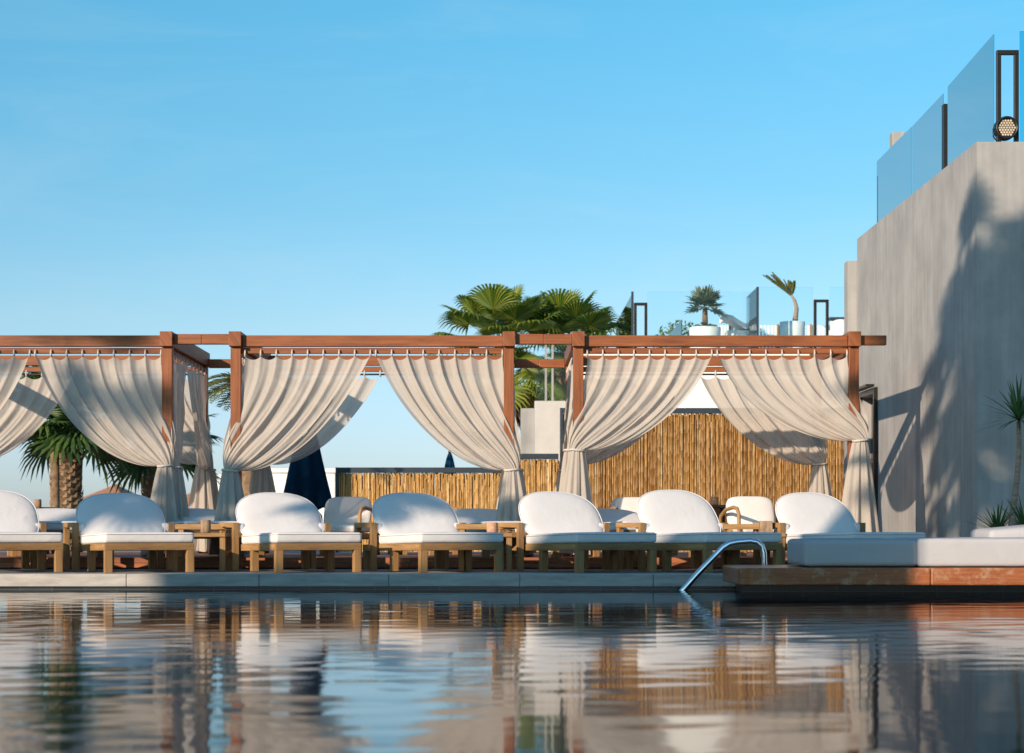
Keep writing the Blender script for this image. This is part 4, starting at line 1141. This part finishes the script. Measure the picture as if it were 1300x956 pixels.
def hill():
    m = MB(); rows = []
    for i in range(13):
        y = 150 + i * 25; rows.append([])
        for j in range(61):
            x_ = -160 + j * 6.0; hgt = 2.2 * math.sin(math.pi * i / 12) * (0.7 + 0.6 * noise.noise(Vector((x_ * 0.02, y * 0.01, 3)))) * (1 if x_ < -20 else max(0.0, 1 - (x_ + 20) / 60))
            rows[-1].append(Vector((x_, y, -0.95 + hgt * 1.5)))
    m.grid(rows); structure(m.build('hill', M['hill']))
hill()

# ------------------------------------------------------------------ unseen shade casters left of the view: an added block, palms placed by shadow
def shade_block():  # unseen block, added and stepped in height to shade coping and loungers
    o = empty('shade_block', (-18.4, -0.6, -1.0))
    m = MB(); m.box(-7.0, 1.4, -6, 0, 0, 7.75); m.box(1.401, 3.9, -6, 0, 0, 8.5); m.box(3.901, 8.1, -0.8, 0, 0, 9.1); m.build('wall', M['white'], o)
    for i in range(5):
        for zz in (1.2, 4.6): 
            xx = -5.6 + i * 2.7; box1(xx - 0.6, xx + 0.6, 0.003, 0.04, zz, zz + 2.0).build('window', M['windowdark'], o)
    tag(o, 'white stepped block added across the pool to cast shade, outside the picture', 'building')
shade_block()
def shade_palm(target, dist, rad, seed, n=26, lean=(0, 0), label='fan palm on the near side of the pool, outside the picture'):
    c = Vector(target) + SDIR * (dist / math.cos(SUN_EL))
    palm(Vector((c.x - lean[0], c.y - lean[1], -1.0)), c.z + 1.0, label, n, rad * 0.45, rad * 0.55, (0.2, 0.15), 'leaf', -50, 80, seed, lean=lean, boots=False, group='shade palms on the near side of the pool', seg=18)
shade_palm((4.84, 19.5, 2.0), 15, 1.5, 31)
shade_palm((5.4, 19.0, 1.5), 17, 1.4, 32, 46)
shade_palm((5.8, 19.0, 2.75), 17, 1.0, 40, 44)
shade_palm((4.84, 20.55, 0.75), 13, 0.75, 33, 18)
shade_palm((-4.7, 20.4, 2.2), 19, 1.1, 36, 8)
shade_palm((4.84, 19.25, 3.25), 15, 0.75, 39, 9)
shade_palm((-4.1, 18.9, 1.08), 10, 0.7, 34, 44)
shade_palm((-1.5, 18.9, 1.0), 10, 0.75, 35, 44)

# ------------------------------------------------------------------ light, sky, camera
sc = bpy.context.scene
wd = bpy.data.worlds.new('World'); sc.world = wd; wd.use_nodes = True
nt = wd.node_tree; bg = nt.nodes['Background']
sky = nt.nodes.new('ShaderNodeTexSky'); sky.sky_type = 'NISHITA'; sky.sun_disc = False
sky.sun_elevation = SUN_EL; sky.sun_rotation = math.atan2(SDIR.x, SDIR.y)
sky.altitude = 0; sky.air_density = 1.0; sky.dust_density = 0.6; sky.ozone_density = 1.0
tc = nt.nodes.new('ShaderNodeTexCoord'); sx = nt.nodes.new('ShaderNodeSeparateXYZ'); nt.links.new(tc.outputs['Generated'], sx.inputs[0])
tint = ramp(nt, [(0.0, (0.47, 0.59, 1.0)), (0.05, (0.49, 0.62, 0.93)), (0.108, (0.49, 0.65, 0.79)), (0.175, (0.375, 0.67, 0.79)), (0.265, (0.315, 0.76, 0.87)), (1.0, (0.26, 0.68, 0.95))])
nt.links.new(sx.outputs['Z'], tint.inputs['Fac'])
mx = N(nt, 'ShaderNodeMix', data_type='RGBA', blend_type='MULTIPLY'); mx.inputs['Factor'].default_value = 1
nt.links.new(sky.outputs['Color'], mx.inputs['A']); nt.links.new(tint.outputs['Color'], mx.inputs['B'])
mp = N(nt, 'ShaderNodeMapping'); mp.inputs['Scale'].default_value = (2.2, 2.2, 11); mp.inputs['Rotation'].default_value = (0.0, R(9), 0.0); nt.links.new(tc.outputs['Generated'], mp.inputs['Vector'])
cn = N(nt, 'ShaderNodeTexNoise', Scale=2.0, Detail=9, Roughness=0.62, Distortion=0.6); nt.links.new(mp.outputs['Vector'], cn.inputs['Vector'])
cr = ramp(nt, [(0.52, (0, 0, 0)), (0.85, (0.16, 0.16, 0.16))]); nt.links.new(cn.outputs['Fac'], cr.inputs['Fac'])
cm = N(nt, 'ShaderNodeMix', data_type='RGBA'); cm.inputs['B'].default_value = (3.6, 4.2, 4.6, 1)
nt.links.new(cr.outputs['Color'], cm.inputs['Factor']); nt.links.new(mx.outputs['Result'], cm.inputs['A'])
nt.links.new(cm.outputs['Result'], bg.inputs['Color']); bg.inputs['Strength'].default_value = 0.15
sun = bpy.data.lights.new('sun', 'SUN'); sun.energy = 4.75; sun.angle = R(0.55); sun.color = (1.0, 0.80, 0.61)
so = bpy.data.objects.new('sun', sun); C.objects.link(so); so.rotation_euler = SDIR.to_track_quat('Z', 'Y').to_euler(); so.location = (-20, -20, 20)

cam = bpy.data.cameras.new('camera'); co = bpy.data.objects.new('camera', cam); C.objects.link(co)
co.location = (0, 0, HC); co.rotation_euler = (R(90), 0, 0)
cam.sensor_width = 36; cam.sensor_fit = 'HORIZONTAL'; cam.lens = F / 1300 * 36
cam.shift_x = (650 - CX) / 1300; cam.shift_y = (CY - 478) / 1300
cam.clip_start = 0.05; cam.clip_end = 8000
cam.dof.use_dof = True; cam.dof.focus_distance = 18.8; cam.dof.aperture_fstop = 2.8
sc.camera = co
vs = sc.view_settings; vs.view_transform = 'Standard'; vs.look = 'None'; vs.gamma = 1; vs.exposure = 0.4; vs.use_curve_mapping = False
sc.cycles.max_bounces = 8; sc.cycles.transparent_max_bounces = 16
